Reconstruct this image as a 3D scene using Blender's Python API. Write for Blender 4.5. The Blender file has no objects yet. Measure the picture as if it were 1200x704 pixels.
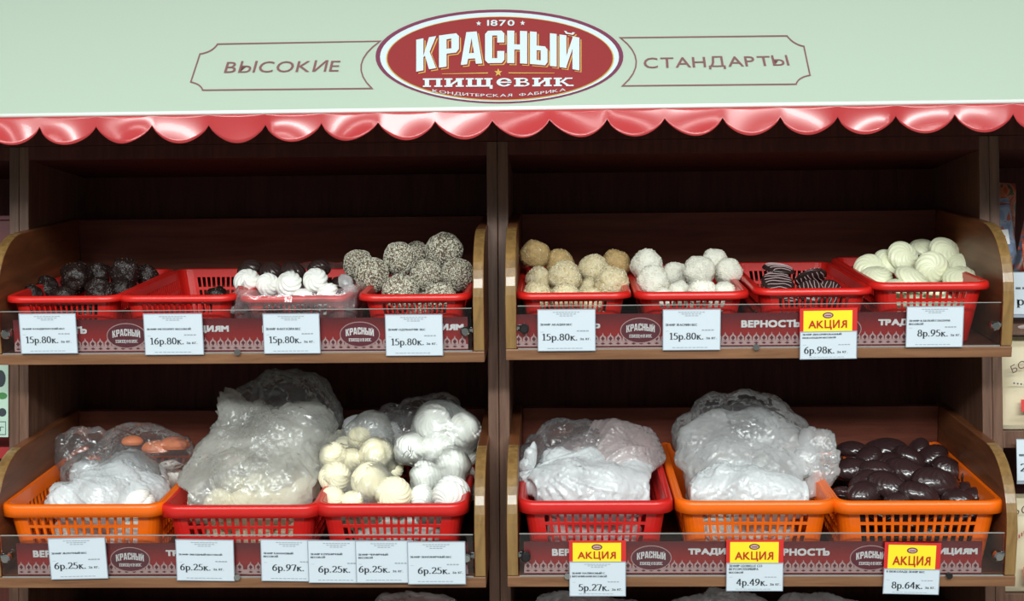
import bpy, bmesh, math, random
import numpy as np
from mathutils import Vector, Matrix, Euler, noise

# ------------------------------------------------------------------ camera
PI = math.pi
EYE = Vector((0.0, 0.0, 1.5))
F = 1550.0                       # focal length in pixels of a 1200x704 frame
PITCH = math.atan(33.0 / F)
sc = bpy.context.scene
cam_d = bpy.data.cameras.new('camera')
cam = bpy.data.objects.new('camera', cam_d)
sc.collection.objects.link(cam)
cam.location = EYE
YAW = math.atan(50.0 / F)
ROLLC = math.radians(-0.40)
CAMR = Matrix.Rotation(YAW, 3, 'Z') @ Matrix.Rotation(PI / 2 + PITCH, 3, 'X') @ Matrix.Rotation(ROLLC, 3, 'Z')
cam.rotation_euler = CAMR.to_euler()
cam_d.sensor_fit = 'HORIZONTAL'
cam_d.sensor_width = 36.0
cam_d.lens = 36.0 * F / 1200.0
cam_d.clip_start = 0.05
sc.camera = cam
# ------------------------------------------------------------------ world, lights, exposure
w = bpy.data.worlds.new('store_surroundings')
sc.world = w
w.use_nodes = True
w.node_tree.nodes['Background'].inputs[0].default_value = (0.62, 0.70, 0.70, 1)
w.node_tree.nodes['Background'].inputs[1].default_value = 0.36


def area(name, loc, rot, sx, sy, power, col=(0.93, 1.0, 0.98)):
    l = bpy.data.lights.new(name, 'AREA')
    l.shape = 'RECTANGLE'
    l.size, l.size_y = sx, sy
    l.energy = power
    l.color = col
    o = bpy.data.objects.new(name, l)
    sc.collection.objects.link(o)
    o.location = loc
    o.rotation_euler = rot
    return o


# rows of fluorescent tubes under the shop ceiling, running across and along the aisle
area('ceiling_tube_light', (0.0, -0.15, 2.95), (0.5, 0, 0), 2.6, 0.15, 17)
area('ceiling_tube_light', (0.0, -1.75, 2.72), (0.95, 0, 0), 3.2, 0.3, 126)
area('ceiling_tube_light', (-2.0, -0.9, 2.8), (0.8, -0.6, 0), 0.2, 2.0, 12)
area('ceiling_tube_light', (2.0, -0.9, 2.8), (0.8, 0.6, 0), 0.2, 2.0, 12)
sc.view_settings.view_transform = 'Standard'
sc.view_settings.look = 'None'
sc.view_settings.gamma = 1.0
sc.view_settings.use_curve_mapping = False
sc.view_settings.exposure = 0.0
sc.cycles.transparent_max_bounces = 32
sc.cycles.max_bounces = 8

C = sc.collection
random.seed(7)
rnd = random.Random(11)


# ------------------------------------------------------------------ geometry of the view (to place things at measured spots)
def ray(px, py):
    return CAMR @ Vector(((px - 600.0) / F, -(py - 352.0) / F, -1.0))


def W(px, py, Y):
    d = ray(px, py)
    return EYE + d * (Y / d.y)


def WC(px, py, Y):
    """as W, with the deep end drawn in to the depth of the trays"""
    return W(px, py, Y if Y < 1.56 else 1.56 + (Y - 1.56) * .62)


def on_plane(px, py, M):
    """local (x, z) of the pixel's ray on the y=0 plane of matrix M"""
    Mi = M.inverted()
    o = Mi @ EYE
    d = Mi.to_3x3() @ ray(px, py)
    t = -o.y / d.y
    p = o + d * t
    return p.x, p.z


# ------------------------------------------------------------------ materials
def lin(r, g, b):
    def f(v):
        v /= 255.0
        return v / 12.92 if v <= 0.04045 else ((v + 0.055) / 1.055) ** 2.4
    return (f(r), f(g), f(b), 1)


MATS = {}


def mat(name, rgb, rough=0.5, spec=0.5, metal=0.0, bump=0.0, bscale=200.0, var=0.0, vscale=40.0, sss=0.0, coat=0.0, trans=0.0):
    if name in MATS:
        return MATS[name]
    m = bpy.data.materials.new(name)
    m.use_nodes = True
    nt = m.node_tree
    p = nt.nodes['Principled BSDF']
    p.inputs['Base Color'].default_value = lin(*rgb)
    p.inputs['Roughness'].default_value = rough
    p.inputs['Specular IOR Level'].default_value = spec
    p.inputs['Metallic'].default_value = metal
    p.inputs['Coat Weight'].default_value = coat
    if sss:
        p.inputs['Subsurface Weight'].default_value = sss
        p.inputs['Subsurface Radius'].default_value = (0.01, 0.008, 0.006)
        p.inputs['Subsurface Scale'].default_value = 0.5
    if bump or var:
        tc = nt.nodes.new('ShaderNodeTexCoord')
    if bump:
        n = nt.nodes.new('ShaderNodeTexNoise')
        n.inputs['Scale'].default_value = bscale
        n.inputs['Detail'].default_value = 4
        b = nt.nodes.new('ShaderNodeBump')
        b.inputs['Strength'].default_value = bump
        b.inputs['Distance'].default_value = 0.002
        nt.links.new(tc.outputs['Object'], n.inputs['Vector'])
        nt.links.new(n.outputs['Fac'], b.inputs['Height'])
        nt.links.new(b.outputs['Normal'], p.inputs['Normal'])
    if var:
        n = nt.nodes.new('ShaderNodeTexNoise')
        n.inputs['Scale'].default_value = vscale
        n.inputs['Detail'].default_value = 3
        r = nt.nodes.new('ShaderNodeValToRGB')
        c = lin(*rgb)
        r.color_ramp.elements[0].position = 0.3
        r.color_ramp.elements[1].position = 0.7
        r.color_ramp.elements[0].color = tuple(v * (1 - var) for v in c[:3]) + (1,)
        r.color_ramp.elements[1].color = tuple(min(1, v * (1 + var)) for v in c[:3]) + (1,)
        nt.links.new(tc.outputs['Object'], n.inputs['Vector'])
        nt.links.new(n.outputs['Fac'], r.inputs['Fac'])
        nt.links.new(r.outputs['Color'], p.inputs['Base Color'])
    MATS[name] = m
    return m


def wood(name, dark, light, stretch=(1, 1, 14), scale=9.0, rough=0.42, spec=0.35):
    m = bpy.data.materials.new(name)
    m.use_nodes = True
    nt = m.node_tree
    p = nt.nodes['Principled BSDF']
    tc = nt.nodes.new('ShaderNodeTexCoord')
    mp = nt.nodes.new('ShaderNodeMapping')
    mp.inputs['Scale'].default_value = tuple(14.0 / s for s in stretch)
    n = nt.nodes.new('ShaderNodeTexNoise')
    n.inputs['Scale'].default_value = scale
    n.inputs['Detail'].default_value = 7
    n.inputs['Roughness'].default_value = 0.65
    n.inputs['Distortion'].default_value = 0.6
    r = nt.nodes.new('ShaderNodeValToRGB')
    r.color_ramp.elements[0].position = 0.34
    r.color_ramp.elements[1].position = 0.68
    r.color_ramp.elements[0].color = lin(*dark)
    r.color_ramp.elements[1].color = lin(*light)
    b = nt.nodes.new('ShaderNodeBump')
    b.inputs['Strength'].default_value = 0.12
    b.inputs['Distance'].default_value = 0.001
    L = nt.links.new
    L(tc.outputs['Object'], mp.inputs['Vector'])
    L(mp.outputs['Vector'], n.inputs['Vector'])
    L(n.outputs['Fac'], r.inputs['Fac'])
    L(r.outputs['Color'], p.inputs['Base Color'])
    L(n.outputs['Fac'], b.inputs['Height'])
    L(b.outputs['Normal'], p.inputs['Normal'])
    p.inputs['Roughness'].default_value = rough
    p.inputs['Specular IOR Level'].default_value = spec
    MATS[name] = m
    return m


def film(name, tint, body, gloss=0.5, rough=0.16, edge=0.35, mottle=0.25, mscale=22.0):
    """thin plastic film: clear where seen square on, milkier at grazing angles and where it doubles up"""
    m = bpy.data.materials.new(name)
    m.use_nodes = True
    nt = m.node_tree
    nt.nodes.clear()
    N = nt.nodes.new
    L = nt.links.new
    out = N('ShaderNodeOutputMaterial')
    tr = N('ShaderNodeBsdfTransparent')
    tr.inputs[0].default_value = (0.97, 0.975, 0.975, 1)
    df = N('ShaderNodeBsdfDiffuse')
    df.inputs[0].default_value = lin(*tint)
    tl = N('ShaderNodeBsdfTranslucent')
    tl.inputs[0].default_value = lin(*tint)
    m0 = N('ShaderNodeMixShader')
    m0.inputs[0].default_value = 0.35
    L(df.outputs[0], m0.inputs[1]); L(tl.outputs[0], m0.inputs[2])
    lw = N('ShaderNodeLayerWeight')
    lw.inputs['Blend'].default_value = 0.35
    tc = N('ShaderNodeTexCoord')
    ns = N('ShaderNodeTexNoise')
    ns.inputs['Scale'].default_value = mscale
    ns.inputs['Detail'].default_value = 5
    L(tc.outputs['Object'], ns.inputs['Vector'])
    mr = N('ShaderNodeMapRange')
    mr.inputs[1].default_value = 0.35; mr.inputs[2].default_value = 0.65
    mr.inputs[3].default_value = -mottle * body; mr.inputs[4].default_value = mottle * body
    L(ns.outputs['Fac'], mr.inputs[0])
    ma = N('ShaderNodeMath'); ma.operation = 'MULTIPLY_ADD'
    L(lw.outputs['Facing'], ma.inputs[0]); ma.inputs[1].default_value = edge; ma.inputs[2].default_value = body
    mb = N('ShaderNodeMath'); mb.operation = 'ADD'; mb.use_clamp = True
    L(ma.outputs[0], mb.inputs[0]); L(mr.outputs[0], mb.inputs[1])
    m1 = N('ShaderNodeMixShader')
    L(mb.outputs[0], m1.inputs[0]); L(tr.outputs[0], m1.inputs[1]); L(m0.outputs[0], m1.inputs[2])
    gl = N('ShaderNodeBsdfGlossy')
    gl.inputs['Roughness'].default_value = rough
    gl.inputs[0].default_value = (1, 1, 1, 1)
    fr = N('ShaderNodeFresnel'); fr.inputs[0].default_value = 1.5
    mg = N('ShaderNodeMath'); mg.operation = 'MULTIPLY_ADD'; mg.use_clamp = True
    L(fr.outputs[0], mg.inputs[0]); mg.inputs[1].default_value = gloss * 1.6; mg.inputs[2].default_value = 0.04 * gloss
    # fine crinkles
    v = N('ShaderNodeTexVoronoi'); v.feature = 'SMOOTH_F1' ; v.inputs['Scale'].default_value = 75
    n2 = N('ShaderNodeTexNoise'); n2.inputs['Scale'].default_value = 55; n2.inputs['Detail'].default_value = 3
    n2.inputs['Distortion'].default_value = 1.5
    L(tc.outputs['Object'], n2.inputs['Vector']); L(tc.outputs['Object'], v.inputs['Vector'])
    ad = N('ShaderNodeMath'); ad.operation = 'ADD'
    L(v.outputs['Distance'], ad.inputs[0]); L(n2.outputs['Fac'], ad.inputs[1])
    bp = N('ShaderNodeBump'); bp.inputs['Strength'].default_value = 0.38; bp.inputs['Distance'].default_value = 0.004
    L(ad.outputs[0], bp.inputs['Height'])
    L(bp.outputs[0], gl.inputs['Normal']); L(bp.outputs[0], df.inputs['Normal'])
    m2 = N('ShaderNodeMixShader')
    L(mg.outputs[0], m2.inputs[0]); L(m1.outputs[0], m2.inputs[1]); L(gl.outputs[0], m2.inputs[2])
    L(m2.outputs[0], out.inputs[0])
    MATS[name] = m
    return m


def acrylic_mat():
    m = bpy.data.materials.new('clear_acrylic')
    m.use_nodes = True
    nt = m.node_tree
    nt.nodes.clear()
    N = nt.nodes.new; L = nt.links.new
    out = N('ShaderNodeOutputMaterial')
    tr = N('ShaderNodeBsdfTransparent'); tr.inputs[0].default_value = (0.95, 0.955, 0.955, 1)
    gl = N('ShaderNodeBsdfGlossy'); gl.inputs['Roughness'].default_value = 0.06
    fr = N('ShaderNodeFresnel'); fr.inputs[0].default_value = 1.49
    m2 = N('ShaderNodeMixShader')
    L(fr.outputs[0], m2.inputs[0]); L(tr.outputs[0], m2.inputs[1]); L(gl.outputs[0], m2.inputs[2])
    L(m2.outputs[0], out.inputs[0])
    return m


M_BACK = wood('dark_back_board', (72, 36, 32), (92, 50, 42), (1, 1, 10), 9, .55, .15)
M_SIDE = wood('dark_wood_upright', (84, 56, 44), (118, 86, 68), (1, 1, 16), 12)
M_TRAY = wood('brown_tray_board', (86, 42, 32), (110, 60, 44), (12, 2, 1), 6, .5, .2)
M_TRAYSIDE = wood('brown_tray_side', (90, 50, 30), (124, 74, 44), (1, 10, 1.5), 6, 0.4, 0.3)
M_EDGE = wood('tan_edge_band', (116, 86, 50), (148, 114, 66), (1, 1, 6), 8, 0.25, 0.6)
M_LIP = wood('brown_front_lip', (110, 72, 48), (138, 96, 66), (16, 1, 1), 10, 0.35, 0.5)
M_ACR = acrylic_mat()
M_ACRE = mat('acrylic_edge', (150, 150, 145), 0.2, 0.6)
M_CHROME = mat('chrome_screw', (190, 190, 190), 0.15, 0.5, 1.0)
M_BLACK = mat('black_rubber', (22, 20, 20), 0.4)
M_PAPER = mat('white_paper_card', (202, 210, 218), 0.45, 0.4)
M_PAPEREDGE = mat('grey_card_pocket_edge', (150, 156, 166), 0.3)
M_INK = mat('dark_grey_ink', (42, 48, 56), 0.6)
M_INKG = mat('grey_ink', (84, 92, 100), 0.6)
M_INKL = mat('pale_grey_ink', (150, 158, 166), 0.6)
M_YEL = mat('yellow_print', (244, 218, 40), 0.4)
M_PRED = mat('red_print', (205, 42, 38), 0.4)
M_AKC = mat('dark_red_print', (182, 44, 26), 0.4)
M_MAROON = mat('maroon_print', (104, 38, 50), 0.45)
M_WHITEP = mat('white_print', (232, 228, 228), 0.45)
M_PINKP = mat('pale_pink_print', (196, 160, 158), 0.45)
M_RED = mat('red_plastic', (206, 34, 30), 0.3, 0.5, bump=0.05, bscale=300)
M_REDL = mat('bright_red_plastic', (204, 32, 26), 0.3, 0.5, bump=0.05, bscale=300)
M_ORANGE = mat('orange_plastic', (240, 104, 12), 0.3, 0.5, bump=0.05, bscale=300)


def banner_mat():
    m = bpy.data.materials.new('dark_red_gradient_print')
    m.use_nodes = True
    nt = m.node_tree
    p = nt.nodes['Principled BSDF']
    tc = nt.nodes.new('ShaderNodeTexCoord'); sp = nt.nodes.new('ShaderNodeSeparateXYZ')
    r = nt.nodes.new('ShaderNodeValToRGB')
    mr = nt.nodes.new('ShaderNodeMapRange')
    mr.inputs[1].default_value = 0; mr.inputs[2].default_value = 0.036
    nt.links.new(tc.outputs['Object'], sp.inputs[0]); nt.links.new(sp.outputs['Z'], mr.inputs[0])
    nt.links.new(mr.outputs[0], r.inputs['Fac']); nt.links.new(r.outputs['Color'], p.inputs['Base Color'])
    e = r.color_ramp.elements
    e[0].position = 0.0; e[0].color = lin(108, 30, 34)
    e[1].position = 1.0; e[1].color = lin(104, 32, 38)
    k = e.new(0.45); k.color = lin(160, 38, 38)
    p.inputs['Roughness'].default_value = 0.4
    return m


M_BANNER = banner_mat()


# ------------------------------------------------------------------ object helpers
def link(o, parent=None):
    C.objects.link(o)
    if parent is not None:
        o.parent = parent
    return o


def tag(o, label=None, cat=None, group=None, kind=None):
    if label: o['label'] = label
    if cat: o['category'] = cat
    if group: o['group'] = group
    if kind: o['kind'] = kind
    return o


def thing(name, label, cat, loc=(0, 0, 0), rot=(0, 0, 0), group=None, M=None):
    o = bpy.data.objects.new(name, None)
    o.empty_display_size = 0.02
    link(o)
    if M is not None:
        o.matrix_world = M
    else:
        o.location = loc
        o.rotation_euler = rot
    tag(o, label, cat, group)
    return o


class MB:
    """collects boxes, tubes, prisms and raw faces for ONE mesh"""
    def __init__(s):
        s.v = []; s.f = []; s.m = []

    def raw(s, vs, fs, mi=0):
        b = len(s.v)
        s.v += [tuple(v) for v in vs]
        s.f += [tuple(i + b for i in f) for f in fs]
        s.m += [mi] * len(fs)
        return s

    def box(s, x0, x1, y0, y1, z0, z1, mi=0):
        vs = [(x, y, z) for x in (x0, x1) for y in (y0, y1) for z in (z0, z1)]
        return s.raw(vs, [(0, 1, 3, 2), (4, 6, 7, 5), (0, 4, 5, 1), (2, 3, 7, 6), (0, 2, 6, 4), (1, 5, 7, 3)], mi)

    def prism(s, poly, x0, x1, mi_side=0, mi_edge=0, edge_sel=None):
        """polygon in (y, z), extruded along x"""
        n = len(poly)
        vs = [(x0, y, z) for y, z in poly] + [(x1, y, z) for y, z in poly]
        s.raw(vs, [tuple(range(n))], mi_side)
        b = len(s.v) - 2 * n
        s.f.append(tuple(b + n + i for i in reversed(range(n)))); s.m.append(mi_side)
        for i in range(n):
            j = (i + 1) % n
            s.f.append((b + i, b + n + i, b + n + j, b + j))
            s.m.append(mi_edge if (edge_sel is None or i in edge_sel) else mi_side)
        return s

    def tube(s, pts, r, n=8, mi=0, cap=True):
        pts = [Vector(p) for p in pts]
        rs = r if isinstance(r, (list, tuple)) else [r] * len(pts)
        rings = []
        for i, p in enumerate(pts):
            t = (pts[min(i + 1, len(pts) - 1)] - pts[max(i - 1, 0)]).normalized()
            a = t.orthogonal().normalized() if i == 0 else (a - t * a.dot(t)).normalized()
            b = t.cross(a)
            rings.append([p + (a * math.cos(k * 2 * PI / n) + b * math.sin(k * 2 * PI / n)) * rs[i] for k in range(n)])
        vs = [v for r_ in rings for v in r_]
        fs = []
        for i in range(len(pts) - 1):
            for k in range(n):
                fs.append((i * n + k, i * n + (k + 1) % n, (i + 1) * n + (k + 1) % n, (i + 1) * n + k))
        if cap:
            fs.append(tuple(reversed(range(n)))); fs.append(tuple((len(pts) - 1) * n + k for k in range(n)))
        return s.raw(vs, fs, mi)

    def mesh(s, name, mats, smooth=False):
        me = bpy.data.meshes.new(name)
        me.from_pydata(s.v, [], s.f)
        for m_ in (mats if isinstance(mats, (list, tuple)) else [mats]):
            me.materials.append(m_)
        me.polygons.foreach_set('material_index', s.m)
        if smooth:
            me.polygons.foreach_set('use_smooth', [True] * len(s.f))
        me.update()
        return me

    def obj(s, name, mats, parent=None, smooth=False, bevel=0.0):
        o = bpy.data.objects.new(name, s.mesh(name, mats, smooth))
        link(o, parent)
        if bevel:
            b = o.modifiers.new('bevel', 'BEVEL'); b.width = bevel; b.segments = 2; b.limit_method = 'ANGLE'
        return o


# ------------------------------------------------------------------ lettering
_tc = {}
_ch = {}
LIKE = dict(zip('АВЕКМНОРСТХаеорсх', 'ABEKMHOPCTXaeopcx'))


def char_geo(c):
    """outline of one character as (vertices, faces, left, right)"""
    c = LIKE.get(c, c)
    if c in _ch:
        return _ch[c]
    if c == 'Я':
        v, f, lo, hi = char_geo('R')
        _ch[c] = (np.array([[lo + hi - a, b] for a, b in v]), [tuple(reversed(q)) for q in f], lo, hi)
        return _ch[c]
    if c == 'Ф':
        v, f, lo, hi = char_geo('O')
        v1, f1, l1, h1 = char_geo('I')
        v2 = [[a, .11 + b * .70] for a, b in v]
        v3 = [[(lo + hi) / 2 - (l1 + h1) / 2 + a, b * 1.02] for a, b in v1]
        _ch[c] = (np.array(v2 + v3), f + [tuple(k + len(v2) for k in q) for q in f1], lo, hi)
        return _ch[c]
    cu = bpy.data.curves.new('text', 'FONT')
    cu.body = c
    cu.resolution_u = 3
    o = bpy.data.objects.new('text', cu)
    C.objects.link(o)
    dg = bpy.context.evaluated_depsgraph_get()
    me = bpy.data.meshes.new_from_object(o.evaluated_get(dg))
    v = np.array([x.co[:2] for x in me.vertices]) if len(me.vertices) else np.zeros((0, 2))
    f = [tuple(p.vertices) for p in me.polygons]
    bpy.data.objects.remove(o); bpy.data.curves.remove(cu); bpy.data.meshes.remove(me)
    _ch[c] = (v, f, v[:, 0].min(), v[:, 0].max()) if len(v) else (v, f, 0, .16)
    return _ch[c]


def text_geo(txt, bold=0.0):
    """vertices scaled to the unit box and faces of a line of text, plus its natural width/height"""
    if txt in _tc:
        return _tc[txt]
    vs, fs, x = [], [], 0.0
    for c in txt:
        v, f, lo, hi = char_geo(c)
        b = len(vs)
        vs += [(a - lo + x, q) for a, q in v]
        fs += [tuple(k + b for k in g) for g in f]
        x += hi - lo + (.13 if c not in 'АТ' else .08)
    v = np.array(vs)
    lo, hi = v.min(0), v.max(0)
    sz = np.maximum(hi - lo, 1e-6)
    _tc[txt] = ((v - lo) / sz, fs, sz[0] / sz[1])
    return _tc[txt]


BLOCK = {
    'К': (1.0, [[(0, 0), (.36, 0), (.36, 1), (0, 1)], [(.33, .40), (.66, .53), (1, 1), (.64, 1)], [(.40, .52), (.64, 0), (1, 0), (.64, .60)]]),
    'Р': (.95, [[(0, 0), (.38, 0), (.38, 1), (0, 1)], [(.38, .40), (.62, .40), (.62, .55), (.38, .55)], [(.38, .85), (.62, .85), (.62, 1), (.38, 1)], [(.62, .40), (.86, .40), (1, .50), (1, .90), (.86, 1), (.62, 1)]]),
    'А': (1.08, [[(0, 0), (.32, 0), (.54, .80), (.54, 1), (.28, 1)], [(.76, 0), (1.08, 0), (.80, 1), (.54, 1), (.54, .80)], [(.33, .17), (.75, .17), (.71, .34), (.37, .34)]]),
    'С': (.97, [[(.14, 0), (.36, 0), (.36, 1), (.14, 1), (0, .9), (0, .1)], [(.36, .85), (.61, .85), (.61, 1), (.36, 1)], [(.36, 0), (.61, 0), (.61, .15), (.36, .15)],
                [(.61, .63), (.97, .63), (.97, .9), (.83, 1), (.61, 1)], [(.61, 0), (.83, 0), (.97, .1), (.97, .37), (.61, .37)]]),
    'Н': (1.0, [[(0, 0), (.36, 0), (.36, 1), (0, 1)], [(.64, 0), (1, 0), (1, 1), (.64, 1)], [(.36, .42), (.64, .42), (.64, .58), (.36, .58)]]),
    'Ы': (1.34, [[(0, 0), (.34, 0), (.34, 1), (0, 1)], [(.34, .0), (.54, .0), (.54, .14), (.34, .14)], [(.34, .44), (.54, .44), (.54, .58), (.34, .58)], [(.54, 0), (.76, 0), (.88, .1), (.88, .48), (.76, .58), (.54, .58)], [(1.0, 0), (1.34, 0), (1.34, 1), (1.0, 1)]]),
    'Й': (1.0, [[(0, 0), (.35, 0), (.35, 1), (0, 1)], [(.65, 0), (1, 0), (1, 1), (.65, 1)], [(.35, .05), (.65, .62), (.65, .95), (.35, .38)], [(.22, 1.13), (.32, 1.05), (.68, 1.05), (.78, 1.13), (.66, 1.13), (.60, 1.09), (.40, 1.09), (.34, 1.13)]]),
}


def block_word(mb, txt, fn, mi=0):
    """heavy condensed capitals; fn maps the unit box to a point, each piece lying a hair above the last"""
    tot = sum(BLOCK[c][0] for c in txt) + .14 * (len(txt) - 1)
    x = 0.0
    k = 0
    for c in txt:
        wd, pcs = BLOCK[c]
        for pc in pcs:
            q = [fn((x + a) / tot, b) for a, b in pc]
            mb.raw([(u, y - k * 4e-6, z) for u, y, z in q], [tuple(range(len(q)))], mi)
            k = (k + 1) % 6
        x += wd + .14


def text_rect(mb, txt, x0, x1, z0, z1, y, mi=0, bold=0.0, fn=None, few=False):
    if bold:
        # heavier strokes: the same outlines printed over each other a hair apart
        f0 = fn or (lambda a, b: (x0 + a * (x1 - x0), y, z0 + b * (z1 - z0)))
        asp = text_geo(txt)[2]
        offs = ((0, 0), (-1, 0), (1, 0), (0, -1), (0, 1), (-1, -1), (1, 1), (-1, 1), (1, -1))
        for k, (da, db) in enumerate(offs[:3] if few else offs):
            def g(a, b, da=da, db=db, k=k):
                q = f0(a * (1 - 2 * bold / asp) + bold / asp + da * bold / asp, b * (1 - 2 * bold) + bold + db * bold)
                return (q[0], q[1] - k * 2e-5, q[2])
            text_rect(mb, txt, 0, 0, 0, 0, 0, mi, 0.0, g)
        return
    v, f, _ = text_geo(txt)
    if fn is None:
        vs = [(x0 + a * (x1 - x0), y, z0 + b * (z1 - z0)) for a, b in v]
    else:
        vs = [fn(a, b) for a, b in v]
    mb.raw(vs, f, mi)


def arc(cx, cy, rx, ry, a0, a1, n=12):
    return [(cx + rx * math.cos(math.radians(a0 + (a1 - a0) * i / n)), cy + ry * math.sin(math.radians(a0 + (a1 - a0) * i / n))) for i in range(n + 1)]


# serif digits and letters as pen strokes: the pen is broad on upright strokes and fine on level ones
GL = {
    '0': (.62, [arc(.31, .5, .21, .47, 0, 360, 22)]),
    '1': (.5, [[(.28, 0), (.28, 1)], [(.1, .84), (.27, .98)], [(.1, .02), (.46, .02)]]),
    '2': (.6, [arc(.29, .72, .2, .25, 160, -40, 12) + [(.08, .05)], [(.07, .06), (.52, .06), (.55, .2)]]),
    '3': (.58, [arc(.26, .74, .18, .23, 160, -80, 10), arc(.27, .27, .21, .26, 80, -160, 12)]),
    '4': (.62, [[(.42, 0), (.42, .98)], [(.42, .98), (.05, .3)], [(.05, .29), (.58, .29)]]),
    '5': (.58, [[(.16, .95), (.5, .95)], [(.17, .95), (.13, .56)], arc(.25, .32, .24, .29, 120, -140, 14)]),
    '6': (.62, [[(.52, .97), (.3, .85), (.15, .62), (.1, .38)], arc(.31, .31, .2, .29, 0, 360, 20)]),
    '7': (.58, [[(.06, .8), (.09, .94), (.54, .94)], [(.52, .94), (.25, 0)]]),
    '8': (.6, [arc(.3, .74, .17, .22, 0, 360, 18), arc(.3, .27, .21, .26, 0, 360, 20)]),
    '9': (.62, [[(.1, .03), (.32, .15), (.47, .38), (.52, .62)], arc(.31, .69, .2, .29, 0, 360, 20)]),
    'р': (.62, [[(.14, -.3), (.14, .64)], [(.03, -.29), (.27, -.29)], [(.03, .62), (.14, .64)], arc(.32, .31, .2, .31, 0, 360, 18)]),
    'к': (.62, [[(.14, 0), (.14, .64)], [(.04, .01), (.26, .01)], [(.04, .62), (.26, .62)], [(.14, .32), (.44, .62), (.54, .6)], [(.24, .38), (.5, .01), (.62, .01)]]),
    '.': (.28, [[(.12, .0), (.12, .13)]]),
}


def stroke(mb, pts, y, fn, thin=.065, thick=.155, mi=0):
    P_ = [Vector(p) for p in pts]
    n = len(P_)
    closed = (P_[0] - P_[-1]).length < 1e-4
    L_, R_ = [], []
    for i in range(n):
        if closed:
            d = P_[(i + 1) % (n - 1) if i == n - 1 else i + 1] - P_[i - 1 if i > 0 else n - 2]
        else:
            d = P_[min(i + 1, n - 1)] - P_[max(i - 1, 0)]
        d.normalize()
        wd = thin + (thick - thin) * abs(d.y) ** 1.2
        nrm = Vector((-d.y, d.x)) * wd / 2
        L_.append(P_[i] + nrm); R_.append(P_[i] - nrm)
    vs = [(*fn(p.x, p.y),) for p in L_] + [(*fn(p.x, p.y),) for p in R_]
    vs = [(a, y, b) for a, b in vs]
    mb.raw(vs, [(i, i + 1, n + i + 1, n + i) for i in range(n - 1)], mi)


def serif_text(mb, txt, x0, x1, z0, h, y, mi=0):
    tot = sum(GL[c][0] for c in txt)
    sx = (x1 - x0) / tot
    x = x0
    for c in txt:
        wd, ss = GL[c]
        for s_ in ss:
            stroke(mb, s_, y, lambda a, b, x=x: (x + a * sx, z0 + b * h), mi=mi)
        x += wd * sx


# slab letters for the second word of the emblem: stems, slabs and bowls in the unit box
def slab_word(mb, fn, y0_, mi=0):
    ST = .2
    cnt = [0]

    def lift():
        cnt[0] += 1
        return y0_ - (cnt[0] % 9) * 4e-6

    def bar(x0, x1, z0, z1, ox):
        n = 3
        y = lift()
        vs = []
        for i in range(n + 1):
            x = x0 + (x1 - x0) * i / n
            vs += [fn((ox + x), z0), fn((ox + x), z1)]
        vs = [(a, y, b) for a, b in vs]
        mb.raw(vs, [(2 * i, 2 * i + 2, 2 * i + 3, 2 * i + 1) for i in range(n)], mi)

    def st(x, ox):
        bar(x - ST / 2, x + ST / 2, 0, 1, ox)
        bar(x - .19, x + .19, 0, .17, ox); bar(x - .19, x + .19, .83, 1, ox)

    def rng(cx, cz, rx, rz, a0, a1, ox, t=.17):
        y = lift()
        pts = arc(cx, cz, rx, rz, a0, a1, 16)
        inn = arc(cx, cz, rx - t, rz - t * .9, a0, a1, 16)
        vs = [fn(ox + a, b) for a, b in pts] + [fn(ox + a, b) for a, b in inn]
        mb.raw([(a, y, b) for a, b in vs], [(i, i + 1, 18 + i, 17 + i) for i in range(16)], mi)

    def diag(x0, z0, x1, z1, ox, t=.16):
        y = lift()
        vs = [fn(ox + x0 - t / 2, z0), fn(ox + x0 + t / 2, z0), fn(ox + x1 + t / 2, z1), fn(ox + x1 - t / 2, z1)]
        mb.raw([(a, y, b) for a, b in vs], [(0, 1, 2, 3)], mi)
    tot = 1.0 + 1.0 + 1.4 + .85 + .85 + 1.0 + .95
    k = 1 / tot
    f0 = fn
    fn = lambda a, b: f0(a * k, b)
    o = 0.0
    st(.22, o); st(.75, o); bar(.22, .75, .83, 1, o); o += 1.0                          # п
    st(.22, o); st(.75, o); diag(.25, .1, .72, .9, o); o += 1.0                          # и
    st(.22, o); st(.65, o); st(1.08, o); bar(.22, 1.2, 0, .17, o); bar(1.14, 1.28, -.25, .17, o); o += 1.4   # щ
    rng(.42, .5, .36, .5, 20, 330, o); bar(.1, .76, .42, .58, o); o += .85               # е
    st(.22, o); rng(.42, .74, .26, .26, -90, 90, o, .12); rng(.45, .28, .3, .28, -90, 90, o, .12)
    bar(.2, .45, .83, 1, o); bar(.2, .45, .44, .58, o); bar(.2, .48, 0, .17, o); o += .85   # в
    st(.22, o); st(.75, o); diag(.25, .1, .72, .9, o); o += 1.0                          # и
    st(.22, o); diag(.35, .45, .68, 1, o); diag(.42, .55, .76, 0, o); bar(.55, .9, .85, 1, o); bar(.6, .96, 0, .16, o)   # к


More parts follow.
